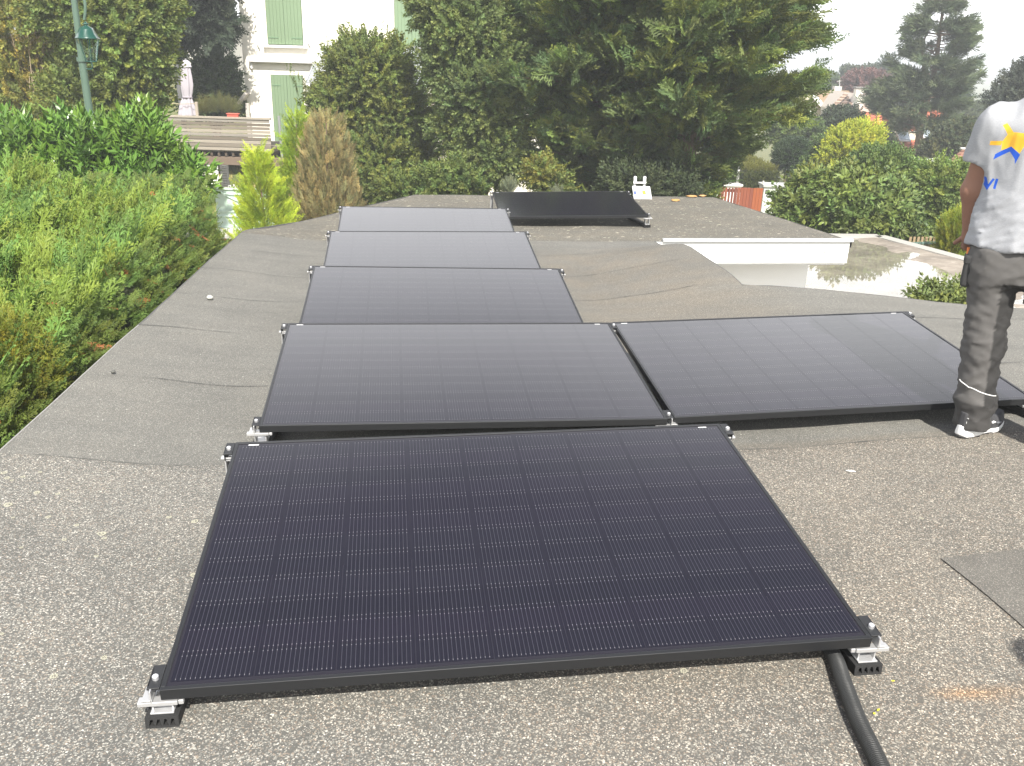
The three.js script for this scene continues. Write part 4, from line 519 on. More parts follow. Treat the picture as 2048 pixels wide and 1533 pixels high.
{ // white house with green shutters
  const d = 27, o = thingV('white_house', 'white rendered house with pale green shutters on the terrace, behind the green shrubs', 'house', 720, 260, d), L = (x, y, dd) => o.loc(x, y, dd);
  const xl = L(485, 110).x, xr = xl + 8.9, gy = -1.6 - o.position.y, top = 3.35 - o.position.y, P = (x, y) => L(x, y);
  part(o, 'wall', box(xr - xl, top - gy + 1.5, 7, (xl + xr) / 2, (top + gy - 1.5) / 2, -3.5), wallMat);
  const ev = 0.42, sl = 3.6; // roof above the picture: it throws the shadow band on the wall
  part(o, 'roof', [slab([V3(xl - 0.3, top - 0.02, ev), V3(xr + 0.3, top - 0.02, ev), V3(xr + 0.3, top + 2.4, -sl), V3(xl - 0.3, top + 2.4, -sl)], 0.16), slab([V3(xr + 0.3, top - 0.02, -7 - ev), V3(xl - 0.3, top - 0.02, -7 - ev), V3(xl - 0.3, top + 2.4, -sl), V3(xr + 0.3, top + 2.4, -sl)], 0.16)], std([0.30, 0.16, 0.10], 0.85));
  const shutterPair = (x0, y0, x1, y1, topY) => { const a = P(x0, y0), b = P(x1, y1), w = b.x - a.x, h = (topY ?? a.y) - b.y, yc = b.y + h / 2, win = part(o, 'window', box(w + 0.03, h + 0.03, 0.03, (a.x + b.x) / 2, yc, 0.012), std([0.10, 0.15, 0.09], 0.8));
    for (const s of [0, 1]) { const lw = w / 2 - 0.004, lx = a.x + lw / 2 + s * (lw + 0.008), gs = [], nb = 5; for (let k = 0; k < nb; k++) gs.push(rbox(lw / nb - 0.006, h, 0.026, lx - lw / 2 + (k + 0.5) * lw / nb, yc, 0.045, 0.004)); gs.push(box(lw, h - 0.02, 0.012, lx, yc, 0.036)); part(win, 'shutter', gs, shutterMat); const hs = []; for (const f of [0.12, 0.86]) hs.push(rbox(lw * 0.62, 0.035, 0.012, lx + (s ? 1 : -1) * lw * 0.18, b.y + h * f, 0.064, 0.003)); part(win, 'strap_hinge', hs, std([0.15, 0.24, 0.14], 0.6)); }
    return { a, b, win }; };
  const up = shutterPair(531, 0, 606, 90, 2.95 - o.position.y);
  part(o, 'window_sill', rbox(1.28, 0.07, 0.14, (up.a.x + up.b.x) / 2, up.b.y - 0.06, 0.07, 0.01), trimWhite);
  shutterPair(789, 0, 858, 92, 2.95 - o.position.y); const lo = shutterPair(542, 150, 612, 290);
  const aw = [P(499, 117), P(648, 126)]; part(o, 'awning_box', [rbox(aw[1].x - aw[0].x, 0.13, 0.20, (aw[0].x + aw[1].x) / 2, (aw[0].y + aw[1].y) / 2, 0.10, 0.03)], std([0.78, 0.77, 0.75], 0.45)); part(o, 'awning_bracket', [box(0.05, 0.22, 0.1, aw[0].x + 0.06, aw[0].y - 0.16, 0.05)], trimWhite);
  const hk = []; for (const [x, y] of [[518, 94], [619, 90]]) { const q = P(x, y); hk.push(beam(q.clone().add(V3(-0.04, 0.05, 0.03)), q.clone().add(V3(0.04, -0.07, 0.07)), 0.02, 0.02)); } part(o, 'shutter_stay', hk, std([0.25, 0.26, 0.24], 0.6));
  // zinc roofed veranda at the right of the front
  const v = [L(612, 165, 25), L(862, 164, 25), L(846, 96, 26.98), L(640, 99, 26.98)]; part(o, 'veranda_roof', slab(v, 0.06), std([0.40, 0.42, 0.44], 0.5, { metalness: 0.4 }));
  const rs = []; for (let k = 0; k <= 12; k++) rs.push(beam(v[0].clone().lerp(v[1], k / 12).add(V3(0, 0.02, 0)), v[3].clone().lerp(v[2], k / 12).add(V3(0, 0.02, 0)), 0.03, 0.04)); part(o, 'standing_seam', rs, std([0.46, 0.48, 0.5], 0.45, { metalness: 0.4 }));
  const fy = gy, front = L(612, 165, 25.05).z; for (const px of [616, 700, 780, 852]) { const q = L(px, 166, 25.05); part(o, 'post', rbox(0.09, q.y - fy, 0.09, q.x, (q.y + fy) / 2, front, 0.01), trimWhite); }
  const g0 = L(620, 168, 25.1), g1 = L(850, 168, 25.1); part(o, 'glazing', box(g1.x - g0.x, g0.y - fy - 0.05, 0.02, (g0.x + g1.x) / 2, (g0.y + fy) / 2, front - 0.06), phys([0.02, 0.022, 0.022], 0.06));
  const bl0 = L(853, 190, 25), bl1 = L(886, 265, 25), bs = []; for (let k = 0; k < 22; k++) bs.push(rbox(bl1.x - bl0.x, 0.04, 0.02, (bl0.x + bl1.x) / 2, lerp(bl0.y, bl1.y, k / 22), front + 0.02, 0.006)); part(o, 'brown_blind', bs, std([0.07, 0.045, 0.03], 0.7));
  const s0 = L(845, 268, 24.9), s1 = L(905, 275, 24.9); part(o, 'window_sill', rbox(s1.x - s0.x, 0.1, 0.2, (s0.x + s1.x) / 2, s1.y, s0.z - 0.05, 0.01), std([0.45, 0.47, 0.42], 0.8));
  const p0 = L(858, 281, 24.9), p1 = L(906, 350, 24.9); part(o, 'low_wall', box(p1.x - p0.x, p0.y - p1.y + 1.2, 0.16, (p0.x + p1.x) / 2, (p0.y + p1.y - 1.2) / 2, p0.z), std([0.66, 0.60, 0.52], 0.9));
  // little tiled hood on the left side wall
  const hA = L(472, 206, 26.6), hB = L(488, 186, 26.6); part(o, 'side_hood', [slab([hA, V3(hB.x, hA.y, hA.z).add(V3(0, 0.3, 0)), V3(hB.x, hB.y, hB.z - 1.2), V3(hA.x, hA.y, hA.z - 1.2)], 0.08), box(0.1, 1.5, 0.1, hB.x + 0.04, hA.y - 0.75, hA.z - 0.1)], std([0.48, 0.44, 0.4], 0.85));
}
{ const o = thingV('pale_house', 'pale house wall glimpsed through the dark tree left of the white house', 'house', 395, 200, 40), L = (x, y) => o.loc(x, y), a = L(355, 40), b = L(432, 240); part(o, 'wall', box(b.x - a.x, a.y - b.y + 3, 6, (a.x + b.x) / 2, (a.y + b.y - 3) / 2, -3), std([0.62, 0.59, 0.54], 0.9)); const w = L(412, 98), w2 = L(428, 140); part(o, 'window', box(w2.x - w.x, w.y - w2.y, 0.08, (w.x + w2.x) / 2, (w.y + w2.y) / 2, 0.02), darkIn); part(o, 'roof', slab([V3(a.x - 0.4, a.y, 0.5), V3(b.x + 0.4, a.y, 0.5), V3(b.x + 0.4, a.y + 2, -3), V3(a.x - 0.4, a.y + 2, -3)], 0.15), std([0.28, 0.16, 0.11], 0.9)); }
{ // timber deck over a carport
  const d = 24, o = thingV('timber_deck', 'weathered grey timber deck with board front built over a carport', 'deck', 440, 305, d), L = (x, y, dd) => o.loc(x, y, dd), a = L(335, 234), b = L(543, 304), n = 9, R = rngOf(12);
  const wood = canvasTex(1024, 128, (g, w, h) => { const R = rngOf(31); g.fillStyle = 'rgb(152,146,136)'; g.fillRect(0, 0, w, h); for (let i = 0; i < 520; i++) { const v = 60 + R() * 150; g.fillStyle = `rgba(${v | 0},${(v * 0.95) | 0},${(v * 0.89) | 0},0.35)`; g.fillRect(R() * w - 100, R() * h, 80 + R() * 500, 1 + R() * 4); } }); wood.repeat.set(0.4, 1);
  const tones = [1, 2, 3, 4].map((k) => new THREE.MeshStandardMaterial({ map: wood, color: new THREE.Color().setRGB(...[[1, 1, 1], [0.62, 0.58, 0.52], [1.25, 1.22, 1.15], [0.8, 0.76, 0.7]][k - 1]), roughness: 0.9, bumpMap: wood, bumpScale: 0.004 }));
  const h = (a.y - b.y) / n; for (let k = 0; k < n; k++) { const z = 0.01 * R(); part(o, 'board', rbox(b.x - a.x, h - 0.016, 0.03, (a.x + b.x) / 2 + 0.02 * (R() - 0.5), a.y - (k + 0.5) * h, z, 0.005), tones[[0, 1, 3, 2, 0, 1, 2, 3, 2][k]]); }
  part(o, 'rail', rbox(b.x - a.x + 0.05, 0.05, 0.14, (a.x + b.x) / 2, a.y + 0.02, -0.03, 0.006), tones[2]);
  part(o, 'deck_floor', box(b.x - a.x, 0.1, 1.0, (a.x + b.x) / 2, b.y + 0.02, -0.52), tones[1]);
  const js = []; for (let k = 0; k < 14; k++) js.push(box(0.06, 0.12, 0.9, lerp(a.x, b.x, (k + 0.5) / 14), b.y - 0.09, -0.5)); part(o, 'joist', js, std([0.10, 0.075, 0.055], 0.9));
  const bm = L(345, 315, 23.95), bm2 = L(515, 330, 23.95); part(o, 'beam', rbox(bm2.x - bm.x + 1.2, 0.22, 0.16, (bm.x + bm2.x) / 2 + 0.2, (bm.y + bm2.y) / 2, -0.15, 0.01), std([0.17, 0.125, 0.09], 0.85));
  const gy = -3.2 - o.position.y; for (const px of [402, 545, 345]) { const q = L(px, 332); part(o, 'post', rbox(0.12, q.y - gy, 0.12, q.x, (q.y + gy) / 2, -0.2, 0.01), px === 402 ? std([0.55, 0.52, 0.46], 0.8) : std([0.15, 0.11, 0.08], 0.85)); }
  part(o, 'back_wall', [box(5.5, 2.1, 0.15, (a.x + b.x) / 2, gy + 1.05, -1.2), box(0.15, 2.1, 1.2, a.x - 1.2, gy + 1.05, -0.6)], std([0.07, 0.065, 0.055], 0.9));
  for (const [x0, x1, y0, y1, lit] of [[417, 437, 330, 372, 1], [441, 458, 330, 374, 0]]) { const p = L(x0, y0, 23.4), q = L(x1, y1, 23.4), fr = part(o, 'louvre_shutter', [box(0.05, p.y - q.y, 0.03, p.x, (p.y + q.y) / 2, p.z), box(0.05, p.y - q.y, 0.03, q.x, (p.y + q.y) / 2, p.z)], lit ? trimWhite : std([0.09, 0.09, 0.08], 0.8)), sl = []; for (let k = 0; k < 13; k++) { const g = new THREE.BoxGeometry(q.x - p.x - 0.05, 0.045, 0.012); g.rotateX(-0.7); sl.push(g.translate((p.x + q.x) / 2, lerp(p.y, q.y, (k + 0.5) / 13), p.z)); } part(fr, 'slats', sl, lit ? trimWhite : std([0.09, 0.09, 0.08], 0.8)); }  // unlit shutter gets a dark colour, its shade put into the material
}
{ // rope rail posts, parasol, flower box on the deck
  for (const [px, py, lab] of [[321, 204, 'leftmost wooden rail post standing on the deck'], [328, 212, 'short wooden rail post beside the leftmost one on the deck'], [395, 204, 'wooden rail post right of the folded parasol']]) { const o = thingV('rail_post', lab, 'post', px, 236, 24.1), t = o.loc(px, py); part(o, 'post', rbox(0.07, t.y, 0.07, 0, t.y / 2, 0, 0.01), std([0.36, 0.31, 0.25], 0.9)); }
  const rp = thingV('rope', 'thin rope strung between the deck rail posts', 'rope', 358, 207, 24.1), A = rp.loc(322, 206), B = rp.loc(395, 207); part(rp, 'rope', tube([A, A.clone().lerp(B, 0.5).add(V3(0, -0.02, 0)), B], 0.008, 0.008, 10, 5), std([0.4, 0.33, 0.22], 0.9));
  const o = thingV('parasol', 'folded greyish lilac parasol standing on the timber deck', 'parasol', 376, 234, 24.3), L = (x, y) => o.loc(x, y), k = scaleAt(376, 180, 24.3), top = L(371, 120).y;
  const prof = [[120, 3], [123, 7], [134, 10], [136, 7.5], [150, 9.5], [170, 11.5], [185, 10], [194, 8], [200, 10], [215, 14], [230, 17]], seg = 40, G = (list, amp, ph) => { const P = [], I = []; list.forEach(([y, r], j) => { const q = L(371 + (y - 120) * 0.045, y); for (let i = 0; i <= seg; i++) { const a = i / seg * 6.283, rr2 = r * k * (1 + amp * Math.sin(a * 7 + ph + j * 0.12) + amp * 0.5 * Math.sin(a * 3 + j)); P.push(q.x + Math.cos(a) * rr2, q.y, q.z + Math.sin(a) * rr2 * 0.8); if (j && i) { const c = j * (seg + 1) + i; I.push(c - 1, c, c - seg - 1, c - 1, c - seg - 1, c - seg - 2); } } }); const g = new THREE.BufferGeometry(); g.setAttribute('position', new THREE.Float32BufferAttribute(P, 3)); g.setIndex(I); g.computeVertexNormals(); return g; };
  const cl = std([0.40, 0.37, 0.40], 0.9); part(o, 'canopy', G(prof.slice(3), 0.16, 0), cl); part(o, 'top_flap', G(prof.slice(0, 3), 0.1, 1), cl); part(o, 'strap', (() => { const q = L(374.5, 194.5), g = new THREE.TorusGeometry(8.6 * k, 0.02, 6, 20); g.rotateX(Math.PI / 2); return g.translate(q.x, q.y, q.z); })(), std([0.32, 0.29, 0.32], 0.9));
  part(o, 'pole', bar(V3(0, -0.6, 0), V3(L(371, 120).x, top + 0.04, 0), 0.022, 8), std([0.3, 0.3, 0.3], 0.5, { metalness: 0.5 }));
  const p2 = thingV('support_pole', 'dark slanting pole standing left of the folded parasol', 'pole', 366, 234, 24.5); part(p2, 'pole', bar(V3(0, -0.4, 0), p2.loc(352, 122), 0.07, 10), std([0.13, 0.13, 0.13], 0.6));
  const fb = thingV('flower_box', 'red flower box on the deck top near the white house wall', 'planter', 466, 233, 24.1), w = 22 * scaleAt(466, 233, 24.1); part(fb, 'box', rbox(w, 0.09, 0.14, 0, 0.02, 0, 0.02), std([0.55, 0.10, 0.07], 0.6)); part(fb, 'rim', rbox(w + 0.03, 0.025, 0.17, 0, 0.07, 0, 0.01), std([0.6, 0.13, 0.09], 0.6));
  for (const [px, py, lab] of [[557, 232, 'left grey metal post in front of the lower green shutters'], [583, 232, 'right grey metal post in front of the lower green shutters']]) { const q = thingV('metal_post', lab, 'post', px + 5, 285, 24.4), t = q.loc(px, py); part(q, 'post', bar(V3(0, -0.6, 0), t, 0.035, 8), std([0.32, 0.33, 0.33], 0.5, { metalness: 0.3 })); }
}
{ // pale green metal gate
  const d = 22, o = thingV('metal_gate', 'pale mint green metal gate with crossed bars and scroll tops', 'gate', 470, 458, d), L = (x, y) => o.loc(x, y), m = std([0.56, 0.68, 0.60], 0.5), dk = std([0.30, 0.40, 0.34], 0.55);
  const x0 = L(428, 378).x, x1 = L(560, 378).x, T = L(470, 377).y, Bm = L(470, 457).y, w = x1 - x0, cx = (x0 + x1) / 2; part(o, 'sheet_panel', box(w, T - Bm, 0.01, cx, (T + Bm) / 2, -0.02), m);
  const Y = (py) => L(470, py).y; for (const [py, h] of [[378, 0.05], [389, 0.03], [423, 0.04], [433, 0.035], [456, 0.05]]) part(o, 'rail', rbox(w, h, 0.045, cx, Y(py), 0.004, 0.006), m);
  const xa = L(448, 390).x, xm = L(520, 390).x; for (const x of [xa, xm]) part(o, 'stile', rbox(0.03, Y(390) - Y(423), 0.04, x, (Y(390) + Y(423)) / 2, 0.002, 0.004), m);
  part(o, 'cross_bar', beam(V3(xa, Y(390), 0.012), V3(xm, Y(423), 0.012), 0.028, 0.02), m); part(o, 'cross_bar', beam(V3(xa, Y(423), 0.018), V3(xm, Y(390), 0.018), 0.028, 0.02), m); part(o, 'slot', box(0.09, 0.018, 0.02, L(448, 384).x, Y(384), 0.0), dk);
  for (const px of [428, 468]) { const q = L(px, 376), sc = []; for (const s of [-1, 1]) { const pts = []; for (let k = 0; k <= 16; k++) { const a = k / 16 * 4.6, r = 0.055 - 0.0022 * k; pts.push(V3(q.x + s * (0.06 + r * Math.cos(a + 2.4)), q.y + 0.055 + r * Math.sin(a + 2.4), 0)); } sc.push(tube(pts, 0.009, 0.007, 24, 6)); const p3 = []; for (let k = 0; k <= 12; k++) { const a = k / 12 * 4.2; p3.push(V3(q.x + s * (0.125 - (0.035 - 0.0015 * k) * Math.cos(a)), q.y + 0.03 + (0.032 - 0.0015 * k) * Math.sin(a), 0)); } sc.push(tube(p3, 0.008, 0.006, 18, 6)); } part(o, 'scroll', sc, std([0.66, 0.66, 0.62], 0.5)); }
  const kb = thingV('low_kerb', 'pale stone kerb on the ground below the mint green gate', 'kerb', 470, 463, 21.6); part(kb, 'stone', rbox(2.6, 0.14, 0.35, 0, -0.03, 0, 0.02), std([0.5, 0.48, 0.43], 0.9)); part(kb, 'mortar_bed', box(2.7, 0.06, 0.45, 0, -0.11, 0), std([0.34, 0.33, 0.3], 0.95));
}
{ // street lamp
  const d = 14, o = thingV('street_lamp', 'green painted street lamp with hanging glass lantern behind the laurel', 'street lamp', 190, 300, d), L = (x, y) => o.loc(x, y), k = scaleAt(165, 100, d), m = std([0.075, 0.125, 0.09], 0.5), m2 = phys([0.006, 0.055, 0.038], 0.3, { clearcoat: 0.4 });
  const gy = groundH(o.position.x, o.position.z) - o.position.y, t1 = L(163, 119), t0 = L(146, -10), foot = V3(0.02, gy, 0), tt = L(140, -60); part(o, 'post', [bar(foot, t1, 0.068, 14, 0.056), bar(t1, tt, 0.05, 12, 0.042)], m); part(o, 'collar', bar(t1.clone().add(V3(0, -0.03, 0)), t1.clone().add(V3(0, 0.03, 0)), 0.075, 14), m);
  const top = L(168, 45); part(o, 'arm', tube([tt, L(150, -40), L(158, -22), L(160, -4), L(163, -8), L(168, 0), L(170, 20), L(168, 40)], 0.028, 0.022, 30, 8), m);
  const ln = part(o, 'lantern_roof', (() => { const pr = [[0.012, 0], [0.02, -0.02], [0.055, -0.03], [0.03, -0.045], [0.035, -0.06], [0.09, -0.085], [0.105, -0.11], [0.16, -0.215], [0.175, -0.225], [0.175, -0.245], [0.15, -0.25]].map(([r, y]) => new THREE.Vector2(r, y)); const g = new THREE.LatheGeometry(pr, 6); const c = L(170, 43); return g.translate(c.x, c.y, c.z); })(), m2), c = L(171, 43);
  const rods = []; for (let i = 0; i < 6; i++) { const a = i / 6 * 6.283; rods.push(bar(V3(c.x + Math.cos(a) * 0.155, c.y - 0.245, c.z + Math.sin(a) * 0.155), V3(c.x + Math.cos(a) * 0.085, c.y - 0.56, c.z + Math.sin(a) * 0.085), 0.007, 5)); } const rg = new THREE.TorusGeometry(0.088, 0.009, 6, 6); rg.rotateX(Math.PI / 2); rods.push(rg.translate(c.x, c.y - 0.56, c.z)); part(o, 'lantern_frame', rods, m2);
  part(o, 'glass_pane', (() => { const g = new THREE.CylinderGeometry(0.15, 0.082, 0.31, 6, 1, true); return g.translate(c.x, c.y - 0.403, c.z); })(), phys([0.85, 0.95, 0.9], 0.05, { transmission: 1, thickness: 0, side: THREE.DoubleSide }));
  part(o, 'bracket', tube([V3(c.x, c.y - 0.57, c.z), V3(c.x - 0.0, c.y - 0.66, c.z), V3(c.x - 0.1, c.y - 0.66, c.z), t1.clone().add(V3(0.03, 0.06, 0))], 0.012, 0.012, 14, 6), m2);
}
// ---------------------------------------------------------------- right side
{ // red-brown paling fence and the gate post
  const d = 24, o = thingV('paling_fence', 'red-brown painted paling fence of upright boards beyond the right roof edge', 'fence', 1480, 420, d), L = (x, y) => o.loc(x, y), gy = groundH(o.position.x, o.position.z) - o.position.y, R = rngOf(6), tones = [[0.20, 0.055, 0.03], [0.17, 0.05, 0.03], [0.24, 0.065, 0.03], [0.30, 0.08, 0.025]].map((c) => std(c, 0.75)), T = L(1480, 375.5).y, x0 = L(1437, 376).x, x1 = L(1527, 376).x, n = 14, w = (x1 - x0) / n;
  for (let k = 0; k < n; k++) { const gap = k < 7 ? [0.018, 0.004, 0.024, 0.03, 0.03, 0.006, 0.008][k] : 0.004; part(o, 'board', rbox(w - gap, T - gy, 0.022, x0 + (k + 0.5) * w, (T + gy) / 2 + 0.01 * (R() - 0.5), 0.006 * R(), 0.004), tones[k > 10 ? 3 : (R() * 3) | 0]); }
  for (const y of [T - 0.09, T - 0.62]) part(o, 'rail', box(x1 - x0, 0.08, 0.03, (x0 + x1) / 2, y, -0.03), tones[1]);
  const g = thingV('gate_post', 'white painted gate post with grey cap and black house numbers, right of the red-brown fence', 'gate post', 1555, 420, 24), q0 = g.loc(1529, 374), q1 = g.loc(1578, 374), gy2 = groundH(g.position.x, g.position.z) - g.position.y, wm = std([0.62, 0.64, 0.60], 0.85), pw = q1.x - q0.x;
  part(g, 'pillar', box(pw, q0.y - gy2, 0.5, (q0.x + q1.x) / 2, (q0.y + gy2) / 2, -0.25), wm); part(g, 'cap', rbox(pw + 0.08, 0.07, 0.58, (q0.x + q1.x) / 2, q0.y + 0.025, -0.25, 0.012), std([0.42, 0.43, 0.41], 0.85));
  const font = await new FontLoader().loadAsync('fonts/droid/droid_sans_bold.typeface.json'), ink = std([0.03, 0.03, 0.03], 0.6);
  for (const [t, px, py, s] of [['220', 1531, 393, 0.11], ['27A', 1552, 393, 0.10]]) { const tg = new TextGeometry(t, { font, size: s, depth: 0.008, curveSegments: 4 }), p = g.loc(px, py); part(g, 'house_number', tg.translate(p.x, p.y, 0.002), ink); }
  for (const px of [1532, 1556]) { const p = g.loc(px, 380), q = g.loc(px + 5, 387), fr = []; fr.push(box(q.x - p.x, 0.015, 0.02, (p.x + q.x) / 2, p.y, 0.01), box(q.x - p.x, 0.015, 0.02, (p.x + q.x) / 2, q.y, 0.01), box(0.015, p.y - q.y, 0.02, p.x, (p.y + q.y) / 2, 0.01), box(q.x - p.x, 0.012, 0.02, (p.x + q.x) / 2, (p.y + q.y) / 2, 0.01)); part(g, 'letter_flap', fr, ink); }
  const pk = thingV('white_stake', 'short white stake standing on the left edge of the gate post', 'stake', 1526, 371, 24.1), tp = pk.loc(1526, 362); part(pk, 'stake', rbox(0.045, tp.y + 0.5, 0.045, 0, (tp.y - 0.5) / 2, 0, 0.01), std([0.62, 0.6, 0.54], 0.8));
}
{ // white street wall with pillars
  const d = 28, o = thingV('white_wall', 'low white garden wall with two white pillars behind the red-brown fence', 'wall', 1460, 395, d), L = (x, y) => o.loc(x, y), gy = groundH(o.position.x, o.position.z) - o.position.y, m = std([0.8, 0.79, 0.77], 0.8), bx = (px0, px1, py, dz, dep, nm) => { const a = L(px0, py), b = L(px1, py); part(o, nm, rbox(b.x - a.x, a.y - gy, dep, (a.x + b.x) / 2, (a.y + gy) / 2, dz, 0.015), m); };
  bx(1425, 1482, 369, 0, 0.3, 'wall'); bx(1441, 1459, 352, -0.4, 0.3, 'wall'); bx(1452, 1461, 337, -0.6, 0.3, 'pillar'); bx(1484, 1488, 338, -0.5, 0.12, 'pillar'); const c0 = L(1422, 368), c1 = L(1484, 368); part(o, 'coping', rbox(c1.x - c0.x, 0.06, 0.42, (c0.x + c1.x) / 2, c0.y, 0, 0.015), m);
}
const tileTex = (a, b) => canvasTex(256, 256, (g, w, h) => { const R = rngOf(a[0]); for (let r = 0; r < 8; r++) for (let c = 0; c < 8; c++) { const v = 0.72 + 0.5 * R(); g.fillStyle = `rgb(${Math.min(255, a[0] * v) | 0},${Math.min(255, a[1] * v) | 0},${Math.min(255, a[2] * v) | 0})`; g.fillRect(c * 32, r * 32, 32, 32); g.fillStyle = `rgb(${b[0]},${b[1]},${b[2]})`; g.fillRect(c * 32, r * 32, 32, 8); } });
const tiled = (a, b) => { const t = tileTex(a, b); t.repeat.set(0.36, 0.36); return new THREE.MeshStandardMaterial({ map: t, bumpMap: t, bumpScale: 0.05, roughness: 0.85 }); };
function courses(o, q, n, h, mat) { for (let k = 0; k < n; k++) { const a = q[0].clone().lerp(q[3], (k + 1) / n), b = q[1].clone().lerp(q[2], (k + 1) / n), nn = q[1].clone().sub(q[0]).cross(q[3].clone().sub(q[0])).normalize(); if (nn.y < 0) nn.negate(); part(o, 'tile_course', slab([q[0].clone().lerp(q[3], k / n).addScaledVector(nn, 0.01), a.addScaledVector(nn, h), b.addScaledVector(nn, h), q[1].clone().lerp(q[2], k / n).addScaledVector(nn, 0.01)], h * 0.9), mat); } }
{ const d = 58, o = thingV('cream_house', 'cream gabled house with plain tan roof beyond the gardens', 'house', 1640, 255, d), L = (x, y, dd) => o.loc(x, y, dd);
  part(o, 'wall', slab([L(1596, 262), L(1658, 262), L(1662, 230), L(1629, 192), L(1596, 226)], 9), std([0.62, 0.54, 0.37], 0.9)); part(o, 'roof', slab([L(1626, 188, 57.5), L(1663, 232, 57.5), L(1712, 232, 63), L(1700, 181, 68), L(1622, 181, 64)].slice(0, 5), 0.3), std([0.26, 0.175, 0.10], 0.9));
  part(o, 'barge_board', [beam(L(1627, 190, 57.4), L(1663, 232, 57.4), 0.12, 0.25)], trimWhite); const w0 = L(1602, 216, 57.9), w1 = L(1622, 240, 57.9), fr = part(o, 'window', box(w1.x - w0.x, w0.y - w1.y, 0.12, (w0.x + w1.x) / 2, (w0.y + w1.y) / 2, w0.z), trimWhite); part(fr, 'pane', box((w1.x - w0.x) * 0.7, (w0.y - w1.y) * 0.3, 0.05, (w0.x + w1.x) / 2, w0.y - 0.3, w0.z + 0.06), phys([0.2, 0.22, 0.25], 0.1)); part(o, 'corner_trim', beam(L(1652, 230, 57.8), L(1650, 258, 57.8), 0.3, 0.1), trimWhite);
  const ch = L(1674, 180, 66); part(o, 'chimney', box(0.5, 0.5, 0.5, ch.x, ch.y, ch.z), std([0.5, 0.48, 0.45], 0.9)); part(o, 'antenna', [bar(L(1680, 180, 66), L(1679, 160, 66), 0.03, 5), bar(L(1675, 163, 66), L(1683, 162, 66), 0.02, 5)], std([0.4, 0.4, 0.4], 0.5)); }
{ const d = 50, o = thingV('grey_roof_house', 'house with weathered grey tiled roof and pale chimney', 'house', 1700, 250, d), L = (x, y, dd) => o.loc(x, y, dd), q = [L(1733, 186, 53), L(1690, 186, 53), L(1646, 230, 49), L(1712, 232, 49)];
  part(o, 'wall', slab([L(1712, 262, 49.5), L(1775, 262, 49.5), L(1768, 214, 49.5), L(1738, 190, 49.5), L(1713, 226, 49.5)], 6), std([0.55, 0.48, 0.42], 0.9)); courses(o, [q[1], q[0], q[3], q[2]], 8, 0.07, tiled([150, 128, 112], [62, 54, 48]));
  const c0 = L(1711, 177, 51), c1 = L(1722, 202, 51); part(o, 'chimney', [rbox(c1.x - c0.x, c0.y - c1.y, 0.4, (c0.x + c1.x) / 2, (c0.y + c1.y) / 2, c0.z, 0.02)], std([0.7, 0.66, 0.6], 0.9)); part(o, 'chimney_cap', rbox(c1.x - c0.x + 0.14, 0.08, 0.55, (c0.x + c1.x) / 2, c0.y + 0.05, c0.z, 0.02), std([0.2, 0.19, 0.18], 0.9)); part(o, 'ridge_wall', beam(L(1737, 190, 49.4), L(1706, 228, 49.4), 0.15, 0.3), std([0.6, 0.54, 0.48], 0.9)); }
{ const d = 46, o = thingV('red_roof_house', 'long low house with red tiled roof behind the tall pine', 'house', 1800, 305, d), L = (x, y, dd) => o.loc(x, y, dd), m = tiled([196, 112, 84], [96, 50, 38]), m2 = tiled([205, 120, 92], [110, 58, 44]);
  part(o, 'wall', slab([L(1708, 320, 45.5), L(1890, 320, 45.5), L(1890, 262, 46.5), L(1710, 262, 46.5)], 3), std([0.5, 0.44, 0.36], 0.9)); courses(o, [L(1716, 216, 50), L(1900, 222, 50), L(1900, 312, 44.5), L(1704, 312, 44.5)], 14, 0.07, m); part(o, 'gable_wall', slab([L(1700, 315, 44.8), L(1708, 315, 44.8), L(1720, 218, 49.9), L(1716, 222, 49.9)], 0.3), std([0.62, 0.6, 0.56], 0.9));
  for (const [x, y] of [[1806, 276], [1852, 270]]) { const p = L(x, y, 46), g = new THREE.BoxGeometry(0.55, 0.08, 0.75); g.rotateX(0.66); const w = part(o, 'roof_window', g.translate(p.x, p.y + 0.1, p.z + 0.1), std([0.5, 0.52, 0.55], 0.4)); const g2 = new THREE.BoxGeometry(0.42, 0.03, 0.6); g2.rotateX(0.66); part(w, 'pane', g2.translate(p.x, p.y + 0.145, p.z + 0.135), phys([0.35, 0.4, 0.45], 0.05)); }
  const ch = L(1718, 208, 50), o2 = part(o, 'chimney', rbox(0.45, 0.7, 0.45, ch.x, ch.y, ch.z, 0.02), std([0.66, 0.63, 0.58], 0.9));
  const r2 = thingV('red_roof_house', 'red tiled roof showing between the bushes and the worker', 'house', 1950, 265, 48); const l2 = (x, y, dd) => r2.loc(x, y, dd); courses(r2, [l2(1925, 243, 50), l2(2060, 247, 50), l2(2060, 272, 47.5), l2(1918, 268, 47.5)], 5, 0.07, m2); part(r2, 'wall', slab([l2(1920, 300, 47.7), l2(2060, 300, 47.7), l2(2060, 270, 47.7), l2(1920, 266, 47.7)], 2), std([0.5, 0.44, 0.36], 0.9)); }
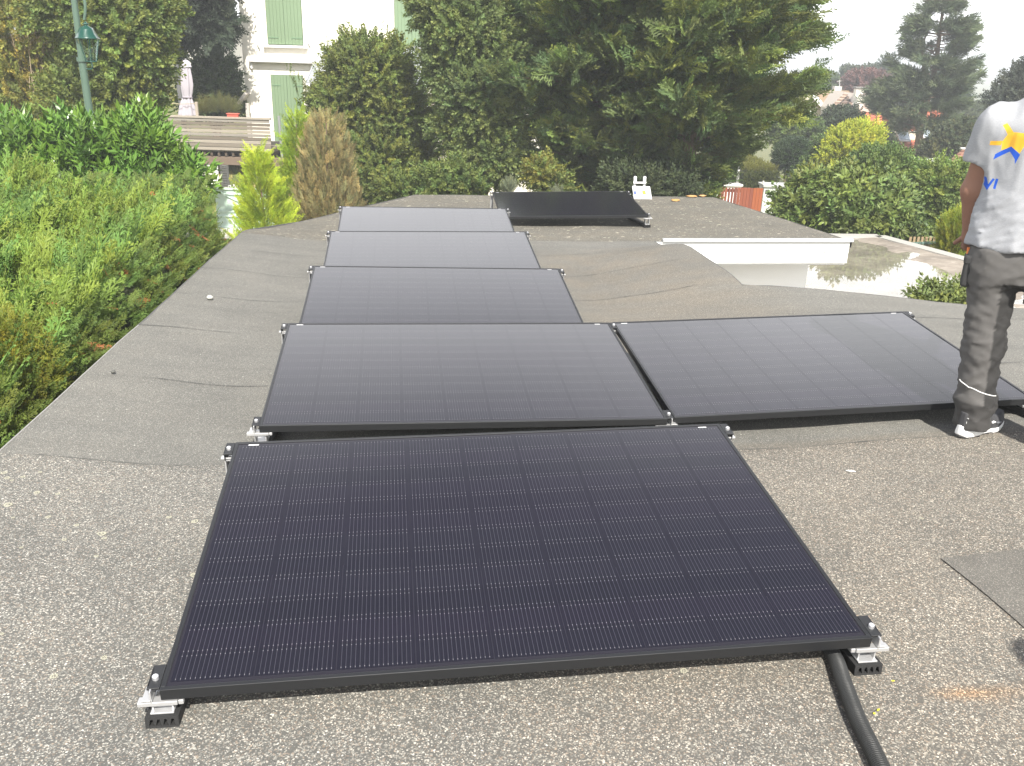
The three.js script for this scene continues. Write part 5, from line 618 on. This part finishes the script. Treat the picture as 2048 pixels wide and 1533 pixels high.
{ const d = 29, o = thingV('garden_shed', 'garden shed with brown corrugated tile roof left of the worker', 'shed', 1920, 335, d), L = (x, y, dd) => o.loc(x, y, dd), q = [L(1926, 300, 30.5), L(1990, 303, 30.5), L(1990, 330, 28.5), L(1886, 332, 28.5)]; courses(o, q, 6, 0.05, tiled([128, 92, 74], [66, 46, 38])); part(o, 'wall', slab([L(1884, 352, 28.8), L(1990, 352, 28.8), L(1990, 330, 28.8), L(1886, 330, 28.8)], 1.5), std([0.42, 0.42, 0.4], 0.9)); const rd = []; for (let k = 0; k < 8; k++) { const p = L(1926 + k * 5, 299 + k * 0.3, 30.4); rd.push(rbox(0.16, 0.07, 0.16, p.x, p.y + 0.03, p.z, 0.03)); } part(o, 'ridge_tile', rd, std([0.6, 0.58, 0.54], 0.9)); }
{ for (const [a, b, lab] of [[[1826, 320], [1892, 314], 'upper grey cable spanning from the vine bush to the shed'], [[1826, 318], [1880, 318], 'lower grey cable spanning from the vine bush to the shed']]) { const A = at(...a, 28), B = at(...b, 28.3), g = tube([A, A.clone().lerp(B, 0.5).add(V3(0, -0.03, 0)), B], 0.022, 0.022, 10, 5), m = new THREE.Mesh(g, std([0.5, 0.52, 0.5], 0.6)); m.name = numbered('cable'); tag(m, lab, 'cable'); scene.add(m); } }
{ const o = thingV('picket_fence', 'short brown picket fence piece with teal rail beside the golden cypress ball', 'fence', 1852, 502, 14.2), L = (x, y) => o.loc(x, y), gy = groundH(o.position.x, o.position.z) - o.position.y; for (let k = 0; k < 8; k++) { const p = L(1822 + k * 8, 474); part(o, 'picket', rbox(0.04, p.y - gy, 0.02, p.x, (p.y + gy) / 2, 0, 0.004), std([0.30, 0.22, 0.13], 0.85)); } const a = L(1818, 487), b = L(1886, 484); part(o, 'rail', beam(a.setZ(0.03), b.setZ(0.03), 0.03, 0.04), std([0.14, 0.22, 0.19], 0.6)); }
{ // dry grass between the right garden beds
  const R = rngOf(55), g = bareTwigs, pl = []; for (let i = 0; i < 900; i++) { const p = at(1790 + R() * 110, 452 + R() * 40, 15.5 + R() * 3); p.y = groundH(p.x, p.z) + 0.02; pl.push({ p, d: V3(R() - 0.5, 1, R() - 0.5).normalize(), s: 0.3 + 0.4 * R() }); } const o = new THREE.Group(); o.name = 'dry_grass'; tag(o, 'dry straw-coloured grass between the garden beds at the right', 'grass', null, 'stuff'); scene.add(o); foliage(o, 'grass', g, leafMat([0.36, 0.31, 0.13]), pl, R);
}
// ---------------------------------------------------------------- the worker
function netMesh(sdf, lo, hi, cell) { // surface nets of a distance field
  const nx = Math.ceil((hi[0] - lo[0]) / cell) + 1, ny = Math.ceil((hi[1] - lo[1]) / cell) + 1, nz = Math.ceil((hi[2] - lo[2]) / cell) + 1, S = new Float32Array(nx * ny * nz), id = (i, j, k) => i + nx * (j + ny * k);
  for (let k = 0; k < nz; k++) for (let j = 0; j < ny; j++) for (let i = 0; i < nx; i++) S[id(i, j, k)] = sdf(lo[0] + i * cell, lo[1] + j * cell, lo[2] + k * cell);
  const vi = new Int32Array(nx * ny * nz).fill(-1), P = [], I = [], ed = [[0, 1], [0, 2], [0, 4], [1, 3], [1, 5], [2, 3], [2, 6], [3, 7], [4, 5], [4, 6], [5, 7], [6, 7]];
  for (let k = 0; k < nz - 1; k++) for (let j = 0; j < ny - 1; j++) for (let i = 0; i < nx - 1; i++) {
    const v = []; let neg = 0; for (let c = 0; c < 8; c++) { const s = S[id(i + (c & 1), j + ((c >> 1) & 1), k + (c >> 2))]; v.push(s); if (s < 0) neg++; } if (!neg || neg === 8) continue;
    let x = 0, y = 0, z = 0, n = 0; for (const [a, b] of ed) if ((v[a] < 0) !== (v[b] < 0)) { const t = v[a] / (v[a] - v[b]); x += lerp(a & 1, b & 1, t); y += lerp((a >> 1) & 1, (b >> 1) & 1, t); z += lerp(a >> 2, b >> 2, t); n++; }
    vi[id(i, j, k)] = P.length / 3; P.push(lo[0] + (i + x / n) * cell, lo[1] + (j + y / n) * cell, lo[2] + (k + z / n) * cell);
  }
  const quad = (a, b, c, d, f) => { if (a < 0 || b < 0 || c < 0 || d < 0) return; if (f) I.push(a, b, c, a, c, d); else I.push(a, c, b, a, d, c); };
  for (let k = 1; k < nz - 1; k++) for (let j = 1; j < ny - 1; j++) for (let i = 1; i < nx - 1; i++) { const s = S[id(i, j, k)] < 0; if (s !== S[id(i + 1, j, k)] < 0) quad(vi[id(i, j - 1, k - 1)], vi[id(i, j, k - 1)], vi[id(i, j, k)], vi[id(i, j - 1, k)], s); if (s !== S[id(i, j + 1, k)] < 0) quad(vi[id(i - 1, j, k - 1)], vi[id(i - 1, j, k)], vi[id(i, j, k)], vi[id(i, j, k - 1)], s); if (s !== S[id(i, j, k + 1)] < 0) quad(vi[id(i - 1, j - 1, k)], vi[id(i, j - 1, k)], vi[id(i, j, k)], vi[id(i - 1, j, k)], s); }
  const g = new THREE.BufferGeometry(); g.setAttribute('position', new THREE.Float32BufferAttribute(P, 3)); g.setIndex(I); g.computeVertexNormals(); return g;
}
const smin = (a, b, k) => { const h = Math.max(k - Math.abs(a - b), 0) / k; return Math.min(a, b) - h * h * k * 0.25; };
function cap(x, y, z, a, b, r0, r1) { const bx = b[0] - a[0], by = b[1] - a[1], bz = b[2] - a[2], px = x - a[0], py = y - a[1], pz = z - a[2], h = Math.min(1, Math.max(0, (px * bx + py * by + pz * bz) / (bx * bx + by * by + bz * bz))), dx = px - bx * h, dy = py - by * h, dz = pz - bz * h; return Math.sqrt(dx * dx + dy * dy + dz * dz) - (r0 + (r1 - r0) * h); }
{
  const YAW = 0.68, fx = Math.sin(YAW), fz = -Math.cos(YAW), lx = -Math.cos(YAW), lz = -Math.sin(YAW); // facing away and to the right
  const C = [2.565, 0, -3.25], at3 = (l, y, f) => [C[0] + lx * l + fx * f, y, C[2] + lz * l + fz * f];
  const LEG = { L: [[2.475, 0.76, -3.28], [2.49, 0.36, -3.25], [2.497, 0.0, -3.215]], R: [[2.645, 0.76, -3.19], [2.725, 0.38, -3.15], [2.735, 0.0, -3.05]] };
  const SH = { L: at3(0.195, 1.275, 0), R: at3(-0.195, 1.275, 0) }, EL = { L: [2.412, 1.0, -3.43], R: [2.79, 1.0, -3.2] }, WR = { L: [2.465, 0.80, -3.46], R: [2.90, 0.92, -3.40] };
  const o = thing('person', 'person seen from behind in grey printed T-shirt, dark work trousers and black and white trainers', 'person', [2.55, ROOF(2.5, -3.2), -3.2]), O = o.position, put = (g) => g.translate(-O.x, -O.y, -O.z);
  const skin = phys([0.26, 0.14, 0.098], 0.55, { specularIntensity: 0.5 });
  const torso = (x, y, z, grow) => { const l = (x - C[0]) * lx + (z - C[2]) * lz, f = (x - C[0]) * fx + (z - C[2]) * fz - 0.01, w = lerp(0.185, 0.2, sstep(0.8, 1.15, y)) * (1 - 0.75 * sstep(1.24, 1.42, y)) + grow, d = lerp(0.125, 0.13, sstep(0.8, 1.1, y)) * (1 - 0.5 * sstep(1.24, 1.42, y)) + grow; return Math.max((Math.sqrt((l / w) ** 2 + (f / d) ** 2) - 1) * Math.min(w, d), y - 1.40); };
  // one continuous body: head, neck, trunk, arms, legs
  const neck = at3(0, 1.36, 0.0), headC = at3(0, 1.535, 0.05), crown = at3(0, 1.565, 0.03);
  const hand = (W, dir, s) => { const u = dir, side = [fz * s, 0, -fx * s]; const f = []; for (let k = 0; k < 4; k++) { const off = (k - 1.5) * 0.019, b = [W[0] + u[0] * 0.085 + side[0] * off, W[1] + u[1] * 0.085, W[2] + u[2] * 0.085 + side[2] * off], L = [0.07, 0.08, 0.076, 0.06][k], m = [b[0] + u[0] * L * 0.5 + fx * 0.01, b[1] + u[1] * L * 0.5, b[2] + u[2] * L * 0.5 + fz * 0.01], e = [m[0] + u[0] * L * 0.4 + fx * 0.025, m[1] + u[1] * L * 0.4, m[2] + u[2] * L * 0.4 + fz * 0.025]; f.push([b, m, 0.0095, 0.009], [m, e, 0.009, 0.0075]); } const t0 = [W[0] + u[0] * 0.03 + side[0] * 0.03, W[1] + u[1] * 0.03, W[2] + u[2] * 0.03 + side[2] * 0.03], t1 = [t0[0] + u[0] * 0.05 + side[0] * 0.03, t0[1] + u[1] * 0.05, t0[2] + u[2] * 0.05 + side[2] * 0.03]; f.push([t0, t1, 0.012, 0.0095]); return { palm: [[W[0] + u[0] * 0.02, W[1] + u[1] * 0.02, W[2] + u[2] * 0.02], [W[0] + u[0] * 0.08, W[1] + u[1] * 0.08, W[2] + u[2] * 0.08]], f }; };
  const hands = [hand(WR.L, [0.55, -0.6, -0.58], 1), hand(WR.R, [0.3, -0.5, -0.8], -1)];
  const arm = (x, y, z) => { let d = 9; for (const s of ['L', 'R']) { d = smin(d, cap(x, y, z, SH[s], EL[s], 0.048, 0.04), 0.02); d = smin(d, cap(x, y, z, EL[s], WR[s], 0.043, 0.029), 0.03); } return d; };
  const bodyF = (x, y, z) => { let d = torso(x, y, z, -0.02); d = Math.max(d, 0.7 - y); d = smin(d, cap(x, y, z, neck, at3(0, 1.46, 0.03), 0.058, 0.052), 0.05); d = smin(d, cap(x, y, z, headC, crown, 0.078, 0.088), 0.03); d = smin(d, cap(x, y, z, at3(0, 1.475, 0.075), at3(0, 1.52, 0.07), 0.045, 0.06), 0.04); d = smin(d, cap(x, y, z, at3(0, 1.53, 0.145), at3(0, 1.505, 0.16), 0.010, 0.014), 0.02);
    for (const s of [1, -1]) d = smin(d, cap(x, y, z, at3(0.082 * s, 1.505, 0.03), at3(0.088 * s, 1.55, 0.02), 0.011, 0.015), 0.012); d = smin(d, arm(x, y, z), 0.05); for (const h of hands) d = smin(d, cap(x, y, z, h.palm[0], h.palm[1], 0.028, 0.034), 0.03);
    for (const s of ['L', 'R']) { d = smin(d, cap(x, y, z, LEG[s][0], LEG[s][1], 0.07, 0.05), 0.06); d = smin(d, cap(x, y, z, LEG[s][1], LEG[s][2], 0.05, 0.035), 0.04); } return d; };
  const gs = [netMesh(bodyF, [2.15, -0.06, -3.62], [3.0, 1.72, -2.9], 0.012)];
  for (const h of hands) gs.push(netMesh((x, y, z) => { let d = cap(x, y, z, h.palm[0], h.palm[1], 0.024, 0.03); for (const q of h.f) d = smin(d, cap(x, y, z, ...q), 0.008); return d; }, h.palm[1].map((v) => v - 0.16), h.palm[1].map((v) => v + 0.16), 0.0042));
  part(o, 'body', put(mergeGeometries(gs)), skin);
  const eyes = []; for (const s of [1, -1]) { const e = at3(0.033 * s, 1.545, 0.118), g = new THREE.SphereGeometry(0.012, 12, 8); eyes.push(g.translate(...e)); } part(o, 'eyes', put(mergeGeometries(eyes)), std([0.6, 0.6, 0.58], 0.3)); const lip = at3(0, 1.468, 0.125), lg = new THREE.SphereGeometry(0.016, 12, 8); lg.scale(1.5, 0.45, 0.8); part(o, 'mouth', put(lg.translate(...lip)), std([0.32, 0.12, 0.1], 0.5));
  part(o, 'hair', put(netMesh((x, y, z) => { const f = (x - C[0]) * fx + (z - C[2]) * fz; let d = cap(x, y, z, at3(0, 1.54, 0.02), at3(0, 1.575, 0.025), 0.088, 0.094); d = Math.max(d, 1.49 + 0.45 * Math.max(0, f + 0.02) - y, f - 0.075); return d + 0.003 * n3(x * 60, y * 40, z * 60); }, [2.35, 1.42, -3.45], [2.72, 1.72, -3.05], 0.007)), std([0.03, 0.022, 0.016], 0.75));
  // shirt
  const shirtF = (x, y, z) => {
    const l = (x - C[0]) * lx + (z - C[2]) * lz, f = (x - C[0]) * fx + (z - C[2]) * fz, flare = 0.026 * (1 - sstep(0.78, 1.05, y));
    let d = torso(x, y, z, 0.006 + flare);
    d = smin(d, cap(x, y, z, at3(0.05, 1.335, 0), at3(0.175, 1.275, 0), 0.066, 0.066), 0.05); d = smin(d, cap(x, y, z, at3(-0.05, 1.335, 0), at3(-0.175, 1.275, 0), 0.066, 0.066), 0.05);
    for (const s of ['L', 'R']) { const a = SH[s], b = EL[s], e = [lerp(a[0], b[0], 0.56), lerp(a[1], b[1], 0.56), lerp(a[2], b[2], 0.56)], dx = e[0] - a[0], dy = e[1] - a[1], dz = e[2] - a[2], L = Math.hypot(dx, dy, dz), t = ((x - a[0]) * dx + (y - a[1]) * dy + (z - a[2]) * dz) / L; let q = cap(x, y, z, a, [a[0] + dx * 1.5, a[1] + dy * 1.5, a[2] + dz * 1.5], 0.068, 0.074); q = Math.max(q, t - L); d = smin(d, q, 0.045); }
    const w1 = 1 - Math.abs(n3(l * 5 + 2, y * 2.2, f * 3)), w2 = 1 - Math.abs(n3(l * 9, y * 26 + l * 14, f * 6)), w3 = 1 - Math.abs(n3(l * 13 - y * 3, y * 3.5, 4));
    d -= 0.009 * (w1 * w1 - 0.5) + 0.005 * w3 * w3 * sstep(1.0, 1.2, y) + 0.0055 * w2 * w2 * w2 * (1 - sstep(0.95, 1.12, y));
    d = Math.max(d, 0.787 + 0.008 * n3(l * 9, 1, f * 9) - y); const neckCut = Math.hypot(x - neck[0], z - neck[2]) - 0.068; d = Math.max(d, -Math.max(neckCut, 1.345 - 0.02 * (f > 0 ? 1 : 0) - y)); return d;
  };
  const sg = netMesh(shirtF, [2.15, 0.74, -3.5], [2.9, 1.46, -2.98], 0.0095);
  { const un = V3(-0.36, 0, 0.933), ua = V3(0.933, 0, 0.36), p0 = V3(2.365, 1.215, -3.12), P = sg.attributes.position, Nn = sg.attributes.normal, U = []; for (let i = 0; i < P.count; i++) { const q = V3(P.getX(i), P.getY(i), P.getZ(i)).sub(p0), fr = V3(Nn.getX(i), Nn.getY(i), Nn.getZ(i)).dot(un) > -0.05; U.push(fr ? 0.5 + q.dot(ua) / 0.5 : 0.02 + ((q.x * 0.3) % 0.05), fr ? 1 - (1.40 - P.getY(i)) / 0.65 : 0.02 + 0.9 * (P.getY(i) - 0.75) / 0.65); } sg.setAttribute('uv', new THREE.Float32BufferAttribute(U, 2)); }
  const shirtTex = canvasTex(1024, 1332, (g, w, h) => {
    const R = rngOf(8); g.fillStyle = 'rgb(152,154,158)'; g.fillRect(0, 0, w, h); for (let i = 0; i < 60000; i++) { const v = 138 + R() * 44; g.fillStyle = `rgba(${v | 0},${v | 0},${(v + 3) | 0},0.5)`; g.fillRect(R() * w, R() * h, 2 + R() * 9, 1.5); }
    const X = (x) => x - 815 + 512, Y = (y) => y - 68, poly = (pts, c) => { g.fillStyle = c; g.beginPath(); pts.forEach(([x, y], i) => (i ? g.lineTo(X(x), Y(y)) : g.moveTo(X(x), Y(y)))); g.fill(); }, ye = 'rgb(232,172,52)', yb = 'rgb(238,186,58)', bl = 'rgb(33,84,190)';
    poly([[722, 325], [750, 308], [800, 375], [768, 398]], ye); poly([[948, 296], [952, 318], [890, 388], [868, 372]], ye); poly([[666, 455], [745, 447], [742, 482], [668, 488]], ye); poly([[884, 440], [962, 432], [960, 464], [882, 470]], ye);
    poly([[770, 385], [805, 372], [880, 374], [886, 440], [862, 528], [808, 488], [754, 522], [744, 455]], yb); poly([[806, 374], [822, 374], [818, 486], [790, 500]], 'rgb(226,172,58)'); poly([[716, 600], [720, 556], [806, 484], [866, 540], [850, 616], [843, 580], [805, 524]], bl);
    g.strokeStyle = bl; g.lineWidth = 15; g.lineJoin = 'miter'; g.beginPath(); g.moveTo(X(698), Y(750)); g.lineTo(X(720), Y(826)); g.lineTo(X(748), Y(752)); g.stroke(); g.beginPath(); g.moveTo(X(768), Y(748)); g.lineTo(X(762), Y(830)); g.stroke();
  }, true, false);
  part(o, 'shirt', put(sg), new THREE.MeshStandardMaterial({ map: shirtTex, roughness: 0.92 }));
  // trousers, shown in two cloths: brown-grey and the dark stretch panels on the inside of the legs
  const troF = (x, y, z) => {
    const l = (x - C[0]) * lx + (z - C[2]) * lz, f = (x - C[0]) * fx + (z - C[2]) * fz; const w = lerp(0.184, 0.166, sstep(0.72, 0.80, y)), dd = lerp(0.135, 0.118, sstep(0.72, 0.80, y)); let d = Math.max((Math.sqrt((l / w) ** 2 + ((f + 0.005) / dd) ** 2) - 1) * dd, 0.66 - y); d = Math.max(d, y - 0.85); 
    for (const s of ['L', 'R']) { const q = smin(cap(x, y, z, LEG[s][0], LEG[s][1], 0.094, 0.079), cap(x, y, z, LEG[s][1], LEG[s][2], 0.079, 0.073), 0.03); d = smin(d, q, 0.05); }
    const kn = 0.4 + 0.6 * Math.exp(-(((y - 0.42) / 0.2) ** 2)) + 0.6 * Math.exp(-(((y - 0.1) / 0.08) ** 2)), w1 = 1 - Math.abs(n3(x * 7, y * 22 + x * 10, z * 7)), w2 = 1 - Math.abs(n3(x * 5 + 4, y * 9 - x * 8, z * 6)); d -= 0.009 * kn * (w1 * w1 - 0.4) + 0.009 * (w2 * w2 - 0.4);
    d -= 0.012 * Math.exp(-(((y - 0.13) / 0.03) ** 2)); // the fold where the hem rests
    if (y > 0.79) d = Math.max(d, shirtF(x, y, z) + 0.012);
    return Math.max(d, 0.012 + 0.01 * n3(x * 8, 2, z * 8) - y);
  };
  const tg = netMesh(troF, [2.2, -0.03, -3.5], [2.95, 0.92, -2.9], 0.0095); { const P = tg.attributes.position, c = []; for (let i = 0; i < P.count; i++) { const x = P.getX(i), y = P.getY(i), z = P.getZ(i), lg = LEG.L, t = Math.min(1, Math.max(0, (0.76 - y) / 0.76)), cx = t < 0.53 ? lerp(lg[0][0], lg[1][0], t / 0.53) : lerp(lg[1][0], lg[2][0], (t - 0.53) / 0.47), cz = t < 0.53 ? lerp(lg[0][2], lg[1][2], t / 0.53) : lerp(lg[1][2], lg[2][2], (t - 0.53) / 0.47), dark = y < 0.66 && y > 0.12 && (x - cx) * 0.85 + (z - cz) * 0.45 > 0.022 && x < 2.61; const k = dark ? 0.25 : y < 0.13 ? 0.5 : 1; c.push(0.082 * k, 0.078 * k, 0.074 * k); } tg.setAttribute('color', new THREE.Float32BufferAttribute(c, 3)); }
  part(o, 'trousers', put(tg), new THREE.MeshStandardMaterial({ vertexColors: true, roughness: 0.85 }));
  { const pts = [], cx = 2.4865, cz = -3.234; for (let k = 0; k <= 18; k++) { const a = 3.25 - 2.55 * k / 18, y = 0.218 - 0.055 * k / 18; let r = 0.05; for (; r < 0.13; r += 0.001) if (troF(cx + Math.cos(a) * r, y, cz + Math.sin(a) * r) > 0) break; pts.push(V3(cx + Math.cos(a) * (r + 0.001), y, cz + Math.sin(a) * (r + 0.001))); } part(o, 'piping', put(tube(pts, 0.002, 0.002, 50, 6)), std([0.8, 0.8, 0.78], 0.5)); }
  part(o, 'holster_pocket', put(mergeGeometries([new RoundedBoxGeometry(0.035, 0.12, 0.09, 3, 0.014).applyMatrix4(new THREE.Matrix4().makeRotationY(-0.6)).translate(2.395, 0.675, -3.33), new RoundedBoxGeometry(0.04, 0.04, 0.095, 3, 0.012).applyMatrix4(new THREE.Matrix4().makeRotationY(-0.6)).translate(2.394, 0.73, -3.33)])), std([0.03, 0.03, 0.03], 0.9));
  part(o, 'tool_handle', put(bar(V3(2.39, 0.74, -3.34), V3(2.392, 0.775, -3.345), 0.007, 8)), std([0.6, 0.17, 0.03], 0.5));
  // trainers
  const font = await new FontLoader().loadAsync('fonts/droid/droid_sans_bold.typeface.json');
  const shoe = (heel, toe, yg) => { // axis on the ground from heel to toe
    const L = Math.hypot(toe[0] - heel[0], toe[1] - heel[1]), ux = (toe[0] - heel[0]) / L, uz = (toe[1] - heel[1]) / L, loc = (x, z) => [(x - heel[0]) * ux + (z - heel[1]) * uz, -(x - heel[0]) * uz + (z - heel[1]) * ux], hw = (s) => (0.034 + 0.013 * sstep(0.35, 0.72, s / L)) * Math.sqrt(Math.max(0, 1 - Math.pow(Math.abs((s - L / 2) / (L / 2)), 4.5)));
    const lo = [Math.min(heel[0], toe[0]) - 0.08, yg - 0.02, Math.min(heel[1], toe[1]) - 0.08], hi = [Math.max(heel[0], toe[0]) + 0.08, yg + 0.16, Math.max(heel[1], toe[1]) + 0.08];
    const lift = (s) => 0.022 * sstep(0.72, 1.0, s / L) + 0.008 * sstep(0.1, 0.0, s / L) + 0.006 * Math.exp(-(((s / L - 0.5) / 0.12) ** 2)), th = (s) => lerp(0.052, 0.026, sstep(0.25, 0.6, s / L)) * (1 - 0.15 * sstep(0.9, 1, s / L));
    const sole = (x, y, z) => { const [s, w] = loc(x, z), q = Math.max(Math.abs(w) - hw(s) - 0.005 * sstep(0.0, -0.03, y - yg - th(s)), Math.abs(s - L / 2) - L / 2), yy = y - yg - lift(s); return Math.max(q, yy - th(s), 0.007 - yy); };
    const outs = (x, y, z) => { const [s, w] = loc(x, z), q = Math.max(Math.abs(w) - hw(s) + 0.001, Math.abs(s - L / 2) - L / 2 + 0.002), yy = y - yg - lift(s); return Math.max(q, yy - 0.0075, -yy); };
    const up = (x, y, z) => { const [s, w] = loc(x, z), yy = y - yg - lift(s), topH = lerp(0.115, 0.066, sstep(0.2, 0.95, s / L)), k = Math.max(0, (yy - th(s)) / (topH - th(s))), ww = (hw(s * 0.97 + 0.004) - 0.004) * (1 - 0.35 * k * k * sstep(0.2, 0.8, s / L) - 0.15 * k); return Math.max(Math.abs(w) - ww, yy - topH, th(s) - 0.004 - yy, s - L * 0.97, 0.006 - s); };
    return { L, ux, uz, lo, hi, sole: netMesh(sole, lo, hi, 0.0042), outs: netMesh(outs, lo, hi, 0.004), up: netMesh(up, lo, hi, 0.0042), hw, th };
  };
  const white = std([0.80, 0.80, 0.79], 0.6), dark = std([0.04, 0.04, 0.043], 0.8), greyU = std([0.14, 0.145, 0.16], 0.75);
  for (const [heel, toe] of [[[2.418, -3.185], [2.688, -3.292]], [[2.665, -3.01], [2.93, -3.12]]]) {
    const yg = ROOF((heel[0] + toe[0]) / 2, (heel[1] + toe[1]) / 2) + 0.004, s = shoe(heel, toe, yg), m = part(o, 'shoe', put(s.up), dark); part(m, 'midsole', put(s.sole), white); part(m, 'outsole', put(s.outs), std([0.09, 0.09, 0.09], 0.8));
    const nx = -s.uz, nz = s.ux, sp = (d, h, out = 0.001) => V3(heel[0] + s.ux * d + nx * (s.hw(d) + out), yg + h, heel[1] + s.uz * d + nz * (s.hw(d) + out)), side = Math.sign(nz) || 1;
    const strip = (pts, w, mat, nm) => part(m, nm, put((() => { const g = []; for (let i = 0; i + 1 < pts.length; i++) g.push(beam(pts[i], pts[i + 1], w, 0.003)); return mergeGeometries(g); })()), mat);
    if (side > 0) { strip([sp(0.105, 0.066, -0.006), sp(0.135, 0.058, -0.004), sp(0.16, 0.062, -0.006)], 0.014, white, 'side_stripe'); strip([sp(0.165, 0.056, -0.004), sp(0.185, 0.060, -0.005)], 0.012, white, 'side_stripe'); strip([sp(0.012, 0.098, -0.002), sp(0.05, 0.090, -0.002)], 0.009, std([0.5, 0.5, 0.5], 0.6), 'heel_tab');
      const tx = new TextGeometry('Reebok', { font, size: 0.0115, depth: 0.0012, curveSegments: 3 }); tx.applyMatrix4(new THREE.Matrix4().makeBasis(V3(s.ux, -0.12, s.uz).normalize(), V3(0, 1, 0), V3(nx, 0, nz))); const tp = sp(0.010, 0.071, 0.0005); part(m, 'lettering', put(tx.translate(tp.x, tp.y, tp.z)), white); }
    const lc = []; for (let k = 0; k < 4; k++) { const d = 0.125 + k * 0.022, h = lerp(0.102, 0.078, k / 3), c = V3(heel[0] + s.ux * d, yg + h, heel[1] + s.uz * d); lc.push(bar(c.clone().add(V3(nx * 0.024, -0.004, nz * 0.024)), c.clone().add(V3(-nx * 0.024, -0.004, -nz * 0.024)), 0.004, 6)); } part(m, 'laces', put(mergeGeometries(lc)), dark);
    const tc = [sp(0.2, 0.05, -0.01), sp(0.235, 0.048, -0.012)]; part(m, 'toe_panel', put(mergeGeometries([beam(tc[0], tc[1], 0.02, 0.004)])), greyU);
  }
  // a colleague just outside the right edge of the picture, whose shadow falls into the corner
  const p2 = o.clone(); p2.name = numbered('person'); p2.userData = { label: 'second worker just beyond the right picture edge whose shadow reaches the corner', category: 'person' }; p2.position.set(1.80, ROOF(1.8, -0.12), -0.13); p2.rotation.y = 0.5; scene.add(p2);
}
shade(scene);
renderer.render(scene, camera);
